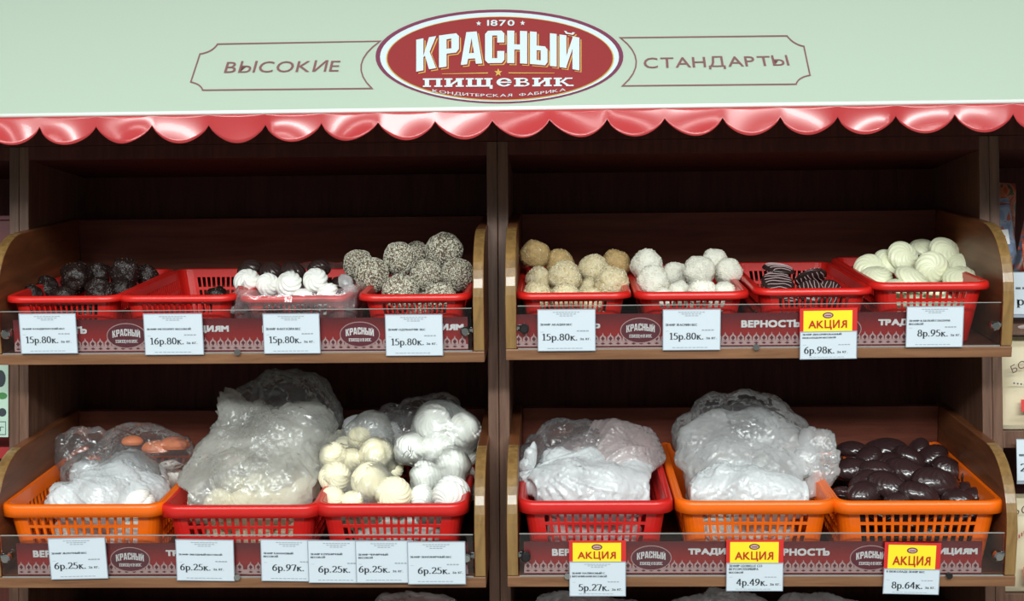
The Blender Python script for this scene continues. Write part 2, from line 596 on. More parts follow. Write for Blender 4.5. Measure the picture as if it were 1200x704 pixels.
def ribbon(mb, pts, wd, fn, y, mi=0):
    """an even line through pixel points, placed by fn"""
    n = len(pts)
    P_ = [Vector(p) for p in pts]
    closed = (P_[0] - P_[-1]).length < 1e-4
    vs = []
    for i in range(n):
        if closed and i in (0, n - 1):
            d1 = (P_[1] - P_[0]).normalized(); d0 = (P_[-1] - P_[-2]).normalized()
        else:
            d1 = (P_[min(i + 1, n - 1)] - P_[min(i, n - 2)]).normalized()
            d0 = (P_[max(i, 1)] - P_[max(i - 1, 0)]).normalized()
        d = (d0 + d1)
        d = d.normalized() if d.length > 1e-5 else d1
        nr = Vector((-d.y, d.x)) * wd / 2 / max(.4, d.dot(d1))
        a = fn(*(P_[i] + nr)); b = fn(*(P_[i] - nr))
        vs += [(a[0], y, a[1]), (b[0], y, b[1])]
    mb.raw(vs, [(2 * i, 2 * i + 1, 2 * i + 3, 2 * i + 2) for i in range(n - 1)], mi)


def fan(mb, pts, fn, y, mi=0):
    vs = [fn(*p) for p in pts]
    mb.raw([(a, y, b) for a, b in vs], [tuple(range(len(vs)))], mi)


def star_pts(cx, cy, r):
    return [(cx + (r if i % 2 == 0 else r * .42) * math.sin(i * PI / 5), cy - (r if i % 2 == 0 else r * .42) * math.cos(i * PI / 5)) for i in range(10)]

# ================================================================== THE SHOP AROUND
def structure(name, mb, m):
    o = mb.obj(name, m)
    o['kind'] = 'structure'
    return o


structure('floor', MB().box(-3.2, 3.2, -3.0, 2.2, -0.02, 0), mat('grey_floor_tile', (150, 148, 142), 0.35))
structure('wall_back', MB().box(-3.2, 3.2, 2.1, 2.2, 0, 3.1), mat('pale_wall_paint', (196, 198, 190), 0.8))

YF, YB = 1.548, 1.735
GX = lambda px, Y, py=380: W(px, py, Y).x
XL0, XL1 = GX(33.5, YF), GX(571.5, YF)       # inner width of the left case
XR0, XR1 = GX(596.5, YF), GX(1150, YF)       # inner width of the right case
XM = (XL1 + XR0) / 2
ZT = EYE.z + 0.204


def cabinet(x0, x1, t0, t1, label):
    c = thing('display_cabinet', label, 'cabinet', ((x0 + x1) / 2, YF, 0))
    cx = (x0 + x1) / 2
    D = YB - YF
    MB().box(x0 - t0 - cx, x0 - cx, 0, D + .012, 0, ZT + .016).obj('side_panel', M_SIDE, c, bevel=.0008)
    MB().box(x1 - cx, x1 + t1 - cx, 0, D + .012, 0, ZT + .016).obj('side_panel', M_SIDE, c, bevel=.0008)
    MB().box(x0 - cx, x1 - cx, D, D + .008, 0.0, ZT).obj('back_panel', M_BACK, c)
    MB().box(x0 - cx, x1 - cx, 0.0, D, ZT, ZT + .016).obj('top_panel', M_BACK, c)
    MB().box(x0 - t0 - cx, x1 + t1 - cx, 0.0, .016, ZT + .0165, ZT + .30).obj('header_board', M_BACK, c)
    MB().box(x0 - cx, x1 - cx, 0.03, D, .06, .08).obj('bottom_shelf', M_BACK, c)
    return c


cabinet(XL0, XL1, .0115, XM - XL1 - .0003, 'left-hand tall dark wooden display case under the scalloped awning')
cabinet(XR0, XR1, XR0 - XM - .0003, .0115, 'right-hand tall dark wooden display case under the scalloped awning')

TILT = math.radians(10)


def tray_matrix(xm, z):
    return Matrix.Translation((xm, 1.45, z)) @ Matrix.Rotation(TILT, 4, 'X')


def banner(parent, x0, width, y=.0045, lx=0.0, crop=None):
    """a printed strip with its ornament and lettering; lx = where its left end would be if it were whole"""
    h = .0375
    b = MB().box(0, width, 0, .0005, 0, h).obj('banner_strip', M_BANNER, parent)
    b.location = (x0, y, .0005)
    mb = MB()
    u = .0084
    n = int(width / u)
    yy = -.0003
    mb.raw([(0, yy, .0020), (width, yy, .0020), (width, yy, .0072), (0, yy, .0072)], [(0, 1, 2, 3)], 0)
    for i in range(n):
        cx = (i + .5) * u
        mb.raw([(cx - .0040, yy, .0072), (cx, yy, .0060), (cx + .0040, yy, .0072), (cx + .0034, yy, .0118), (cx + .0008, yy, .0142), (cx, yy, .0168), (cx - .0008, yy, .0142), (cx - .0034, yy, .0118)], [tuple(range(8))], 0)
        mb.raw([(cx, yy * 2, .0074), (cx + .0021, yy * 2, .0102), (cx, yy * 2, .0130), (cx - .0021, yy * 2, .0102)], [(0, 1, 2, 3)], 1)
        mb.raw([(cx - .0026, yy * 2, .0046), (cx, yy * 2, .0034), (cx + .0026, yy * 2, .0046), (cx, yy * 2, .0058)], [(0, 1, 2, 3)], 1)
    mb.obj('ornament_print', [M_PINKP, M_MAROON], b)
    ec = .1265 - lx
    tm = MB()
    for t_, a0, a1 in (('ВЕРНОСТЬ', -.108, -.044), ('ТРАДИЦИЯМ', .040, .1145)):
        if ec + a0 >= 0 and ec + a1 <= width + .002:
            text_rect(tm, t_, ec + a0, ec + a1, .0215, .0300, -.0006, 0, bold=.058)
    if tm.v:
        tm.obj('slogan_lettering', M_WHITEP, b)
    if 0 < ec - .022 and ec + .022 < width:
        em = MB()
        E = lambda rx, ry: [(ec + a, .0190 + b_) for a, b_ in arc(0, 0, rx, ry, 0, 360, 32)[:-1]]
        idf = lambda a, b_: (a, b_)
        fan(em, E(.0222, .0142), idf, -.0007, 0)
        fan(em, E(.0213, .0133), idf, -.0009, 1)
        bow = lambda a, b_: (ec - .0155 + a * .031, -.0012, .0168 + b_ * .0078 + .0022 * (1 - (2 * a - 1) ** 2))
        block_word(em, 'КРАСНЫЙ', bow, 2)
        slab_word(em, lambda a, b_: (ec - .0125 + a * .025, .0112 + b_ * .0034), -.0012, 2)
        em.obj('oval_emblem', [M_PINKP, M_MAROON, M_WHITEP], b)
    return b


def tray(xa, xb, z, label, lines, clips, knobs=(True, True)):
    xm = (xa + xb) / 2
    hw = (xb - xa) / 2
    M = tray_matrix(xm, z)
    t = thing('display_tray', label, 'tray', M=M)
    L_ = .274
    T_ = .012
    MB().box(-hw, hw, 0, .012, -T_, 0).obj('front_lip', M_LIP, t, bevel=.0008)
    MB().box(-hw, hw, .0122, L_ - .013, -T_, 0).obj('base_board', M_TRAY, t)
    MB().box(-hw + .0123, hw - .0123, L_ - .0125, L_, 0.0003, .1255).obj('back_board', M_TRAY, t, bevel=.0006)
    prof = [(0.0005, .0003), (0.0005, .050)]
    for i in range(0, 13):
        a = i / 12 * PI / 2
        prof.append((.0005 + .078 * (1 - math.cos(a)), .050 + .077 * math.sin(a)))
    prof += [(L_, .127), (L_, .0003)]
    n = len(prof)
    edge = set(range(0, n - 3))
    for s in (-1, 1):
        x0 = -hw if s < 0 else hw - .012
        MB().prism(prof, x0, x0 + .012, 0, 1, edge).obj('side_panel', [M_TRAYSIDE, M_EDGE], t, bevel=.0012)
    # clear acrylic front
    a0, a1 = -hw + .0135, hw - .0135
    ac = MB().box(a0, a1, .001, .0032, .0004, .0475).obj('acrylic_front', M_ACR, t)
    MB().box(a0, a1, .0008, .0034, .0476, .0482).obj('polished_edge', M_ACRE, ac)
    MB().box(a0, a1, -.0006, .0009, .0003, .0012).obj('polished_edge', M_ACRE, ac)
    for s, k in ((-1, knobs[0]), (1, knobs[1])):
        xk = s * (hw - .0205)
        m = MB().tube([(xk, .0009, .0235), (xk, -.0055, .0235)], [.0052, .0052], 16)
        m.tube([(xk, -.0055, .0235), (xk, -.0072, .0235)], [.0052, .0038], 16)
        m.obj('screw_knob', M_CHROME if k else M_BLACK, t, smooth=False)
        tb = MB().tube([(xk, .0035, .0235), (xk + s * .0078, .0042, .0235)], .0035, 10)
        tb.obj('knob_bracket', M_CHROME, t)
    for px_ in clips:
        m = MB().tube([(px_, -.0010, .0015), (px_, -.0045, .0015)], .0034, 14)
        m.obj('lip_clip', M_CHROME if px_ < .2 else M_BLACK, t)
    for k, (lx0, wd, off, yy) in enumerate(lines):
        banner(t, lx0, wd, yy, off)
    return t, M


def lx(M, px, py=390):
    return on_plane(px, py, M)[0]


ZU, ZLW = EYE.z - .0250, EYE.z - .2720
def zat(px, py, Y=1.45): return W(px, py, Y).z
TR = {}
TXL = (GX(4, 1.455) - .012, GX(567.5, 1.45)); TXR = (GX(592.5, 1.45), GX(1171, 1.455) + .012)
for key, xa, xb, z, lab in (
        ('UL', *TXL, zat(290, 413.5), 'tilted brown wooden tray on the upper left, holding dark and nut coated sweets'),
        ('UR', *TXR, zat(890, 407.5), 'tilted brown wooden tray on the upper right, holding coconut and white glazed sweets'),
        ('LL', *TXL, zat(290, 676.5), 'tilted brown wooden tray on the lower left, with bagged sweets in its baskets'),
        ('LR', *TXR, zat(890, 675), 'tilted brown wooden tray on the lower right, with chocolate sweets in its right basket')):
    xm = (xa + xb) / 2
    M = tray_matrix(xm, z)
    TR[key] = [M, xa, xb, z, lab]
WB = .2515
for key, spans in (('UL', [(14, 288, 14), (287, 548, 287)]), ('UR', [(603, 856, 615), (846, 1128, 849)]),
                   ('LL', [(18, 290, 18), (288, 548, 288)]), ('LR', [(614, 886, 627), (883, 1152, 883)])):
    M, xa, xb, z, lab = TR[key]
    py = 390 if key[0] == 'U' else 655
    ls = []
    for k, (p0, p1, pw) in enumerate(spans):
        a = lx(M, p0, py); b = lx(M, p1, py); w_ = lx(M, pw, py)
        ls.append((a, b - a, a - w_, .0046 if k == 0 else .0040))
    clips = {'UL': [lx(M, 278)], 'UR': [lx(M, 886)], 'LL': [lx(M, 278, 660)], 'LR': [lx(M, 665, 660), lx(M, 1112, 660)]}[key]
    tray(xa, xb, z, lab, ls, clips, (key[1] == 'L' or False, True))
# the trays below the picture's edge, whose bags reach up into it
for xa, xb, lab in ((*TXL, 'bottom left brown wooden tray just below the picture, under the bags'), (*TXR, 'bottom right brown wooden tray just below the picture, under the bags')):
    tray(xa, xb, EYE.z - .52, lab, [], [])

# ================================================================== AWNING
M_CREAM = mat('mint_cream_vinyl', (172, 185, 168), 0.38, 0.35)
M_VAL = mat('glossy_red_vinyl', (172, 52, 54), 0.22, 0.5, coat=.1)
M_LIPW = mat('vinyl_hem_highlight', (225, 228, 222), 0.25)  # bright line where the board's rounded lip catches light, painted as white
M_ER = mat('emblem_red_print', (142, 44, 46), 0.4)
M_EB = mat('emblem_plum_print', (118, 52, 78), 0.4)
M_GOLD = mat('emblem_gold_print', (200, 160, 84), 0.4)
M_EW = mat('emblem_white_print', (200, 212, 214), 0.4)
M_LINE = mat('brown_line_print', (126, 84, 84), 0.45)

AW0 = W(600, 126.5, 1.33)
AWX = AW0.x
ROLL = math.radians(-.10)
AM = Matrix.Translation(AW0) @ Matrix.Rotation(ROLL, 4, 'Y')
aw = thing('shop_awning', 'sloping mint cream awning board with oval red emblem and a scalloped red valance', 'awning', M=AM)
LEAN = math.radians(46)
PM = AM @ Matrix.Rotation(-LEAN, 4, 'X')
board = MB().box(-.78, .78, 0, .004, 0, .42).obj('sign_board', M_CREAM, aw, bevel=.001)
board.rotation_euler = (-LEAN, 0, 0)
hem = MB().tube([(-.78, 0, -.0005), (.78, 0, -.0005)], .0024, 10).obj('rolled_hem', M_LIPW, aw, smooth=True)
br = MB()
for x_ in (-.60, -.06, .50):
    MB().box(x_ - .006, x_ + .006, .09, .205, .06, .07).obj('support_bracket', M_BLACK, aw)

# valance of scallops
vm = MB()
sp = .0575
sp = (W(1117, 133, 1.33).x - W(111, 148, 1.33).x) / 15
x0v = W(47, 148, 1.33).x - AWX - 2 * sp
nl, nc, nr = 22, 16, 8
rv = random.Random(5)
par = [(rv.uniform(-.35, .35), rv.uniform(.2, 1.0), rv.uniform(-1, 1)) for _ in range(nl)]
vv = []
for i in range(nl * nc + 1):
    k, f = min(i // nc, nl - 1), (i % nc) / nc if i < nl * nc else 1.0
    sk, am, tw = par[k]
    X = x0v + (k + f) * sp
    ff = f ** (1 + .35 * sk)
    dep = .0115 + .0185 * max(0, math.sin(PI * ff)) ** .72
    for j in range(nr + 1):
        v_ = j / nr
        curl = -am * .0070 * v_ ** 2 * (math.sin(PI * f) + .6 * tw * math.sin(2 * PI * f))
        big = -.0030 * math.sin(X * 9 + 1.0) * v_ - .0016 * math.sin(X * 31) * v_
        vv.append((X, -.0005 + curl + big - .001 * v_, -.0018 - dep * v_))
ff_ = []
for i in range(nl * nc):
    for j in range(nr):
        a = i * (nr + 1) + j
        ff_.append((a, a + 1, a + nr + 2, a + nr + 1))
vm.raw(vv, ff_)
val = vm.obj('scalloped_valance', M_VAL, aw, smooth=True)
sol = val.modifiers.new('thick', 'SOLIDIFY'); sol.thickness = .0007; sol.offset = 0

pf = lambda px, py: on_plane(px, py, PM)


def pfe(dx=0, dy=0):
    return lambda px, py: on_plane(px + dx, py + dy, PM)


em = MB()
OV = lambda rx, ry, n=72: arc(585.3, 66, rx, ry, 0, 360, n)[:-1]
OV = lambda cx, cy, rx, ry: arc(cx, cy, rx, ry, 0, 360, 72)[:-1]
fan(em, OV(585.3, 66.5, 145.2, 55.0), pf, -.0004, 0)
fan(em, OV(585.4, 67.6, 140.0, 52.4), pf, -.0008, 1)
fan(em, OV(586, 69.6, 133.4, 49.3), pf, -.0012, 2)
fan(em, OV(586, 69.7, 132, 48.3), pf, -.0016, 3)
bow = lambda s: 9.5 * (1 - (2 * s - 1) ** 2)


def kr(dx, dy, y):
    def g(a, b):
        px = 488 + a * 191 + dx
        top = 49.0 - bow(a) + dy - a * 2.5
        bot = 86.5 - bow(a) + dy - a * 1.5
        u_, z_ = on_plane(px, bot + (top - bot) * b, PM)
        return (u_, y, z_)
    return g


block_word(em, 'КРАСНЫЙ', kr(2.4, 1.6, -.0018), 2)
block_word(em, 'КРАСНЫЙ', kr(1.2, .8, -.0021), 3)
block_word(em, 'КРАСНЫЙ', kr(0, 0, -.0026), 4)
slab_word(em, lambda a, b: on_plane(495 + a * 177, 104.0 - a * 1.0 - b * 10.0, PM), -.0022, 4)
text_rect(em, '1870', 0, 0, 0, 0, 0, 4, bold=.02, fn=lambda a, b: (lambda q: (q[0], -.0022, q[1]))(on_plane(571 + a * 32, 32.5 - b * 7, PM)))
fan(em, star_pts(561, 29.5, 3.2), pf, -.0022, 4); fan(em, star_pts(612.5, 29, 3.2), pf, -.0022, 4)
fan(em, star_pts(584, 87, 5.0), pf, -.0022, 2)
fan(em, [(518, 88.4), (572, 87.0), (572, 88.2), (518, 89.0)], pf, -.0022, 2)
fan(em, [(596, 86.9), (650, 87.4), (650, 88.0), (596, 88.1)], pf, -.0022, 2)


def cond(a, b):
    px = 507 + a * 156
    u_, z_ = on_plane(px, 117.0 - 6.5 * (2 * a - 1) ** 2 - a * 1.5 - b * 4.2, PM)
    return (u_, -.0022, z_)


text_rect(em, 'КОНДИТЕРСКАЯ  ФАБРИКА', 0, 0, 0, 0, 0, 4, bold=.0, fn=cond)
eo = em.obj('oval_emblem', [M_EB, M_EW, M_GOLD, M_ER, M_EW], board)


def curve3(p0, p1, p2, n=8):
    return [((1 - t) ** 2 * p0[0] + 2 * t * (1 - t) * p1[0] + t * t * p2[0], (1 - t) ** 2 * p0[1] + 2 * t * (1 - t) * p1[1] + t * t * p2[1]) for t in [i / n for i in range(n + 1)]]


fl = MB()
lf = [(255, 52)] + [(445.5, 48.6)] + curve3((445.5, 48.6), (406, 76), (436, 104))[1:] + [(237.4, 106)] + curve3((237.4, 106), (236, 99), (223.6, 96.5))[1:] + [(234.4, 63.6)] + curve3((234.4, 63.6), (249, 61.5), (255, 52))[1:]
ribbon(fl, lf, 1.7, pf, -.0005)
fl.obj('left_frame_line', M_LINE, board)
fl = MB()
rf = [(727, 44.6), (922.2, 42.4)] + curve3((922.2, 42.4), (930, 52.5), (942, 54.6))[1:] + [(949.2, 88.5)] + curve3((949.2, 88.5), (935, 91), (933, 99))[1:] + [(729.5, 101)] + curve3((729.5, 101), (763, 72), (727, 44.6))[1:]
ribbon(fl, rf, 1.7, pf, -.0005)
fl.obj('right_frame_line', M_LINE, board)


def quad(p00, p10, p01, p11):
    def g(a, b):
        x = (1 - a) * (1 - b) * p00[0] + a * (1 - b) * p10[0] + (1 - a) * b * p01[0] + a * b * p11[0]
        y = (1 - a) * (1 - b) * p00[1] + a * (1 - b) * p10[1] + (1 - a) * b * p01[1] + a * b * p11[1]
        u_, z_ = on_plane(x, y, PM)
        return (u_, -.0005, z_)
    return g


tm = MB(); text_rect(tm, 'ВЫСОКИЕ', 0, 0, 0, 0, 0, 0, bold=.004, fn=quad((262.3, 86), (396.5, 84.3), (266.5, 72.2), (399.5, 70.8)))
tm.obj('left_lettering', M_LINE, board)
tm = MB(); text_rect(tm, 'СТАНДАРТЫ', 0, 0, 0, 0, 0, 0, bold=.004, fn=quad((754.5, 83.2), (926, 79.5), (754, 67.5), (922, 65)))
tm.obj('right_lettering', M_LINE, board)


# ================================================================== PRICE TAGS
def price_tag(key, x0, x1, y0, y1, price, names, label, roll=0.0, promo_top=None, px0=.08, px1=.68, za=True, yy=-.0025, name_drop=.0010):
    M = TR[key][0]
    ax, az = on_plane(x0, y1, M)
    bx, bz = on_plane(x1, y0, M)
    tx, tz = on_plane(x0, promo_top, M) if promo_top else (0, 0)
    Wd, H = bx - ax, bz - az
    t = thing('price_tag', label, 'price tag', M=M @ Matrix.Translation((ax, yy, az)) @ Matrix.Rotation(math.radians(roll), 4, 'Y'), group=None)
    MB().box(0, Wd, -.0006, .0, 0, H).obj('card', M_PAPER, t)
    pk = MB()
    e = .0007
    for b_ in ((-e, Wd + e, -e, 0), (-e, Wd + e, H, H + e), (-e, 0, 0, H), (Wd, Wd + e, 0, H)):
        pk.box(b_[0], b_[1], -.0011, .0002, b_[2], b_[3])
    pk.obj('clear_pocket_rim', M_PAPEREDGE, t)
    y = -.0009
    ink = MB()
    PB, PH = (.0112, .0074) if not promo_top else (.0056, .0076)
    serif_text(ink, price, Wd * px0, Wd * px1, PB, PH, y)
    ink.obj('price_lettering', M_INK, t)
    sm = MB()
    if za:
        text_rect(sm, 'за кг.', Wd * (px1 + .035), Wd * min(.97, px1 + .225), PB, PB + .0027, y, 0, bold=.06, few=True)
    k = len(names)
    top = H - .0133 - (0 if k > 1 else .0016) if not promo_top else H - name_drop
    for i, nme in enumerate(names):
        wn = min(.93, .034 * len(nme) + .02)
        zt = top - i * .0036
        text_rect(sm, nme, Wd * .035, Wd * (.035 + wn), zt - .0031, zt, y, 0, bold=.06, few=True)
    sm.obj('product_lettering', M_INKG, t)
    # rows of print too small to read
    fp = MB()
    rr = random.Random(int(x0))

    def bars(xa, xb, z, h, n):
        xs = [xa + (xb - xa) * i / n for i in range(n + 1)]
        for i in range(n):
            g_ = (xb - xa) / n * rr.uniform(.12, .3)
            fp.raw([(Wd * xs[i], y, H * z), (Wd * (xs[i + 1]) - Wd * g_, y, H * z), (Wd * (xs[i + 1]) - Wd * g_, y, H * (z + h)), (Wd * xs[i], y, H * (z + h))], [(0, 1, 2, 3)])
    if not promo_top or name_drop > .008:
        bars(.26, .74, .93, .018, 9); bars(.32, .68, .885, .018, 6); bars(.38, .62, .84, .018, 4)
    bars(.68, .9, (PB + PH) / H + .05, .03, 4)
    fp.raw([(Wd * .04, y, PB + PH + .0018), (Wd * .10, y, PB + PH + .0018), (Wd * .10, y, PB + PH + .0021), (Wd * .04, y, PB + PH + .0021)], [(0, 1, 2, 3)])
    bars(.16, .8, .045, .015, 9)
    fp.obj('fine_print', M_INKL, t)
    if promo_top:
        HH = tz - bz + .012
        hd = MB().box(-.0008, Wd + .0008, .0003, .0008, H - .012, H - .012 + HH).obj('promotion_header', M_PRED, t)
        z0, z1 = H - .010, H - .012 + HH - .0026
        q = MB()
        q.raw([(.0032, .0001, z0), (Wd - .0045, .0001, z0), (Wd - .0045, .0001, z1), (.0032, .0001, z1)], [(0, 1, 2, 3)], 0)
        q.obj('yellow_field', M_YEL, hd)
        q = MB()
        vis = z1 - H
        text_rect(q, 'АКЦИЯ', Wd * .14, Wd * .83, H + vis * .10, H + vis * .56, -.0003, 0, bold=.02)
        q.obj('promotion_lettering', M_AKC, hd)
        q = MB()
        cx, cz = Wd * .49, H + vis * .78
        idf = lambda a, b_: (a, b_)
        fan(q, [(cx + a, cz + b_) for a, b_ in arc(0, 0, .0058, .0033, 0, 360, 28)[:-1]], idf, -.0002, 0)
        fan(q, [(cx + a, cz + b_) for a, b_ in arc(0, 0, .0044, .0022, 0, 360, 28)[:-1]], idf, -.0004, 1)
        fan(q, [(cx - .003, cz - .0006), (cx + .003, cz - .0006), (cx + .003, cz + .0003), (cx - .003, cz + .0003)], idf, -.0006, 0)
        q.obj('small_oval_emblem', [M_MAROON, M_PINKP], hd)
    return t


K = 'white price card reading '
price_tag('UL', 27, 89, 367, 413, '15р.80к.', ['ЗЕФИР КОНДИТЕРСКИЙ ВЕС'], K + '15р.80к. at the far left end of the upper left tray')
price_tag('UL', 172, 237, 367, 414.5, '16р.80к.', ['ЗЕФИР МЕТЕОРИТ ВЕСОВОЙ'], K + '16р.80к. below the nearly empty red basket')
price_tag('UL', 311, 374, 367, 413, '15р.80к.', ['ЗЕФИР ФАНТАЗИЯ ВЕС'], K + '15р.80к. below the basket of half white, half chocolate sweets')
price_tag('UL', 453.5, 518, 368, 415.5, '15р.80к.', ['ЗЕФИР ОДУВАНЧИК ВЕС'], K + '15р.80к. below the basket of speckled nut coated balls')
price_tag('UR', 631, 697, 362, 410, '15р.80к.', ['ЗЕФИР АКАЦИЯ ВЕС'], K + '15р.80к. below the beige coconut balls', px0=.06, px1=.70)
price_tag('UR', 777, 843.5, 362, 409, '15р.80к.', ['ЗЕФИР ЖАСМИН ВЕС'], K + '15р.80к. below the basket of white balls', px0=.10, px1=.72)
price_tag('UR', 937, 1003, 388, 419.5, '6р.98к.', ['ЗЕФИР ДЕКОРИРОВАННЫЙ', 'ШОКОЛАДОМ ВЕСОВОЙ'], 'yellow topped promotion card reading 6р.98к. on the upper right tray', promo_top=361, px0=.06, px1=.62, roll=-.6, yy=-.0035)
price_tag('UR', 1061, 1128, 358.5, 405.5, '8р.95к.', ['ЗЕФИР В БЕЛОЙ ГЛАЗУРИ', 'ВЕСОВОЙ'], K + '8р.95к. below the basket of white glazed discs', px0=.19, px1=.75)
price_tag('LL', 62, 124.5, 630, 677, '6р.25к.', ['ЗЕФИР ЯБЛОЧНЫЙ ВЕС'], K + '6р.25к. hanging below the left orange basket', px0=.06, px1=.64, roll=-1.2)
price_tag('LL', 209, 273, 631, 678, '6р.25к.', ['ЗЕФИР ЗВЕЗДНЫЙ ВЕСОВОЙ'], K + '6р.25к. below the tall crumpled bag', px0=.05, px1=.60, roll=.8)
price_tag('LL', 308, 372, 631, 678.5, '6р.97к.', ['ЗЕФИР БАНАНОВЫЙ', 'ВЕСОВОЙ'], K + '6р.97к., its right edge under the next card', px0=.18, px1=.76, za=False, roll=.8)
price_tag('LL', 363.5, 428, 631.5, 680, '6р.25к.', ['ЗЕФИР КЛУБНИЧНЫЙ', 'ВЕСОВОЙ'], K + '6р.25к., left of three overlapping alike cards', px0=.16, px1=.74, za=False, yy=-.0042, roll=.3)
price_tag('LL', 419.5, 484, 631.5, 679.5, '6р.25к.', ['ЗЕФИР ЧЕРНИЧНЫЙ', 'ВЕСОВОЙ'], K + '6р.25к., middle of three overlapping alike cards', px0=.03, px1=.60, yy=-.0058)
price_tag('LL', 480, 545, 632, 680.5, '6р.25к.', ['ЗЕФИР ЗЕМЛЯНИЧНЫЙ ВЕС'], K + '6р.25к. next to the screw at the lower left tray end', px0=.16, px1=.74, yy=-.0074)
price_tag('LR', 668, 732.5, 657, 696, '5р.27к.', ['ЗЕФИР МАЛИНОВЫЙ С', 'ВИТАМИНАМИ ВЕСОВОЙ'], 'yellow topped promotion card reading 5р.27к. below the red basket', promo_top=632, px0=.15, px1=.72, yy=-.0035, name_drop=.0105)
price_tag('LR', 851, 916.5, 658.5, 690, '4р.49к.', ['ЗЕФИР LEOBELLE СО', 'ВКУСОМ ПЛОМБИРА', 'ВЕСОВОЙ'], 'yellow topped promotion card reading 4р.49к. below the middle orange basket', promo_top=631, px0=.17, px1=.74, yy=-.0035)
price_tag('LR', 1034, 1099, 665, 693, '8р.64к.', ['В ШОКОЛАДЕ ЗЕФИР ВЕС'], 'yellow topped promotion card reading 8р.64к. below the chocolate sweets', promo_top=634, px0=.14, px1=.72, roll=1.2, yy=-.0035)

# small loose strip behind the acrylic of the lower right tray
sM = TR['LR'][0]
sx, sz = on_plane(1110, 666, sM)
st_ = MB().box(-.024, .024, 0, .0012, -.004, .004).obj('plastic_strip', mat('milky_plastic', (205, 205, 208), .3), bevel=.0006)
st_.matrix_world = sM @ Matrix.Translation((sx + .014, .0062, sz + .008)) @ Matrix.Rotation(math.radians(-17), 4, 'Y')
tag(st_, 'small white plastic strip lying aslant behind the acrylic front at the lower right', 'plastic strip')


# ================================================================== BASKETS
def rrect(hw, y0, y1, r, nx, ny, mx, my, ncorner=5):
    """rounded rectangle as points with a hole flag per following span; the same count whatever the size"""
    pts, hole = [], []

    def side(p, q, n, m):
        # margins of m at both ends, 2n-1 cells between
        L_ = math.hypot(q[0] - p[0], q[1] - p[1])
        u = [0.0]
        if n > 0:
            c = (1 - 2 * m) / (n * 1.0 + (n - 1) * .52)
            x = m
            for i in range(n):
                u.append(x); x += c
                u.append(x); x += c * .52
        hs = []
        for i in range(len(u)):
            hs.append(n > 0 and i % 2 == 1)
        for k, t in enumerate(u):
            pts.append((p[0] + (q[0] - p[0]) * t, p[1] + (q[1] - p[1]) * t)); hole.append(hs[k])
    def corner(cx, cy, a0):
        for i in range(ncorner):
            a = math.radians(a0 + 90 * i / ncorner)
            pts.append((cx + r * math.cos(a), cy + r * math.sin(a))); hole.append(False)
    side((-hw + r, y0), (hw - r, y0), nx, mx); corner(hw - r, y0 + r, -90)
    side((hw, y0 + r), (hw, y1 - r), ny, my); corner(hw - r, y1 - r, 0)
    side((hw - r, y1), (-hw + r, y1), nx, mx); corner(-hw + r, y1 - r, 90)
    side((-hw, y1 - r), (-hw, y0 + r), ny, my); corner(-hw + r, y0 + r, 180)
    return pts, hole


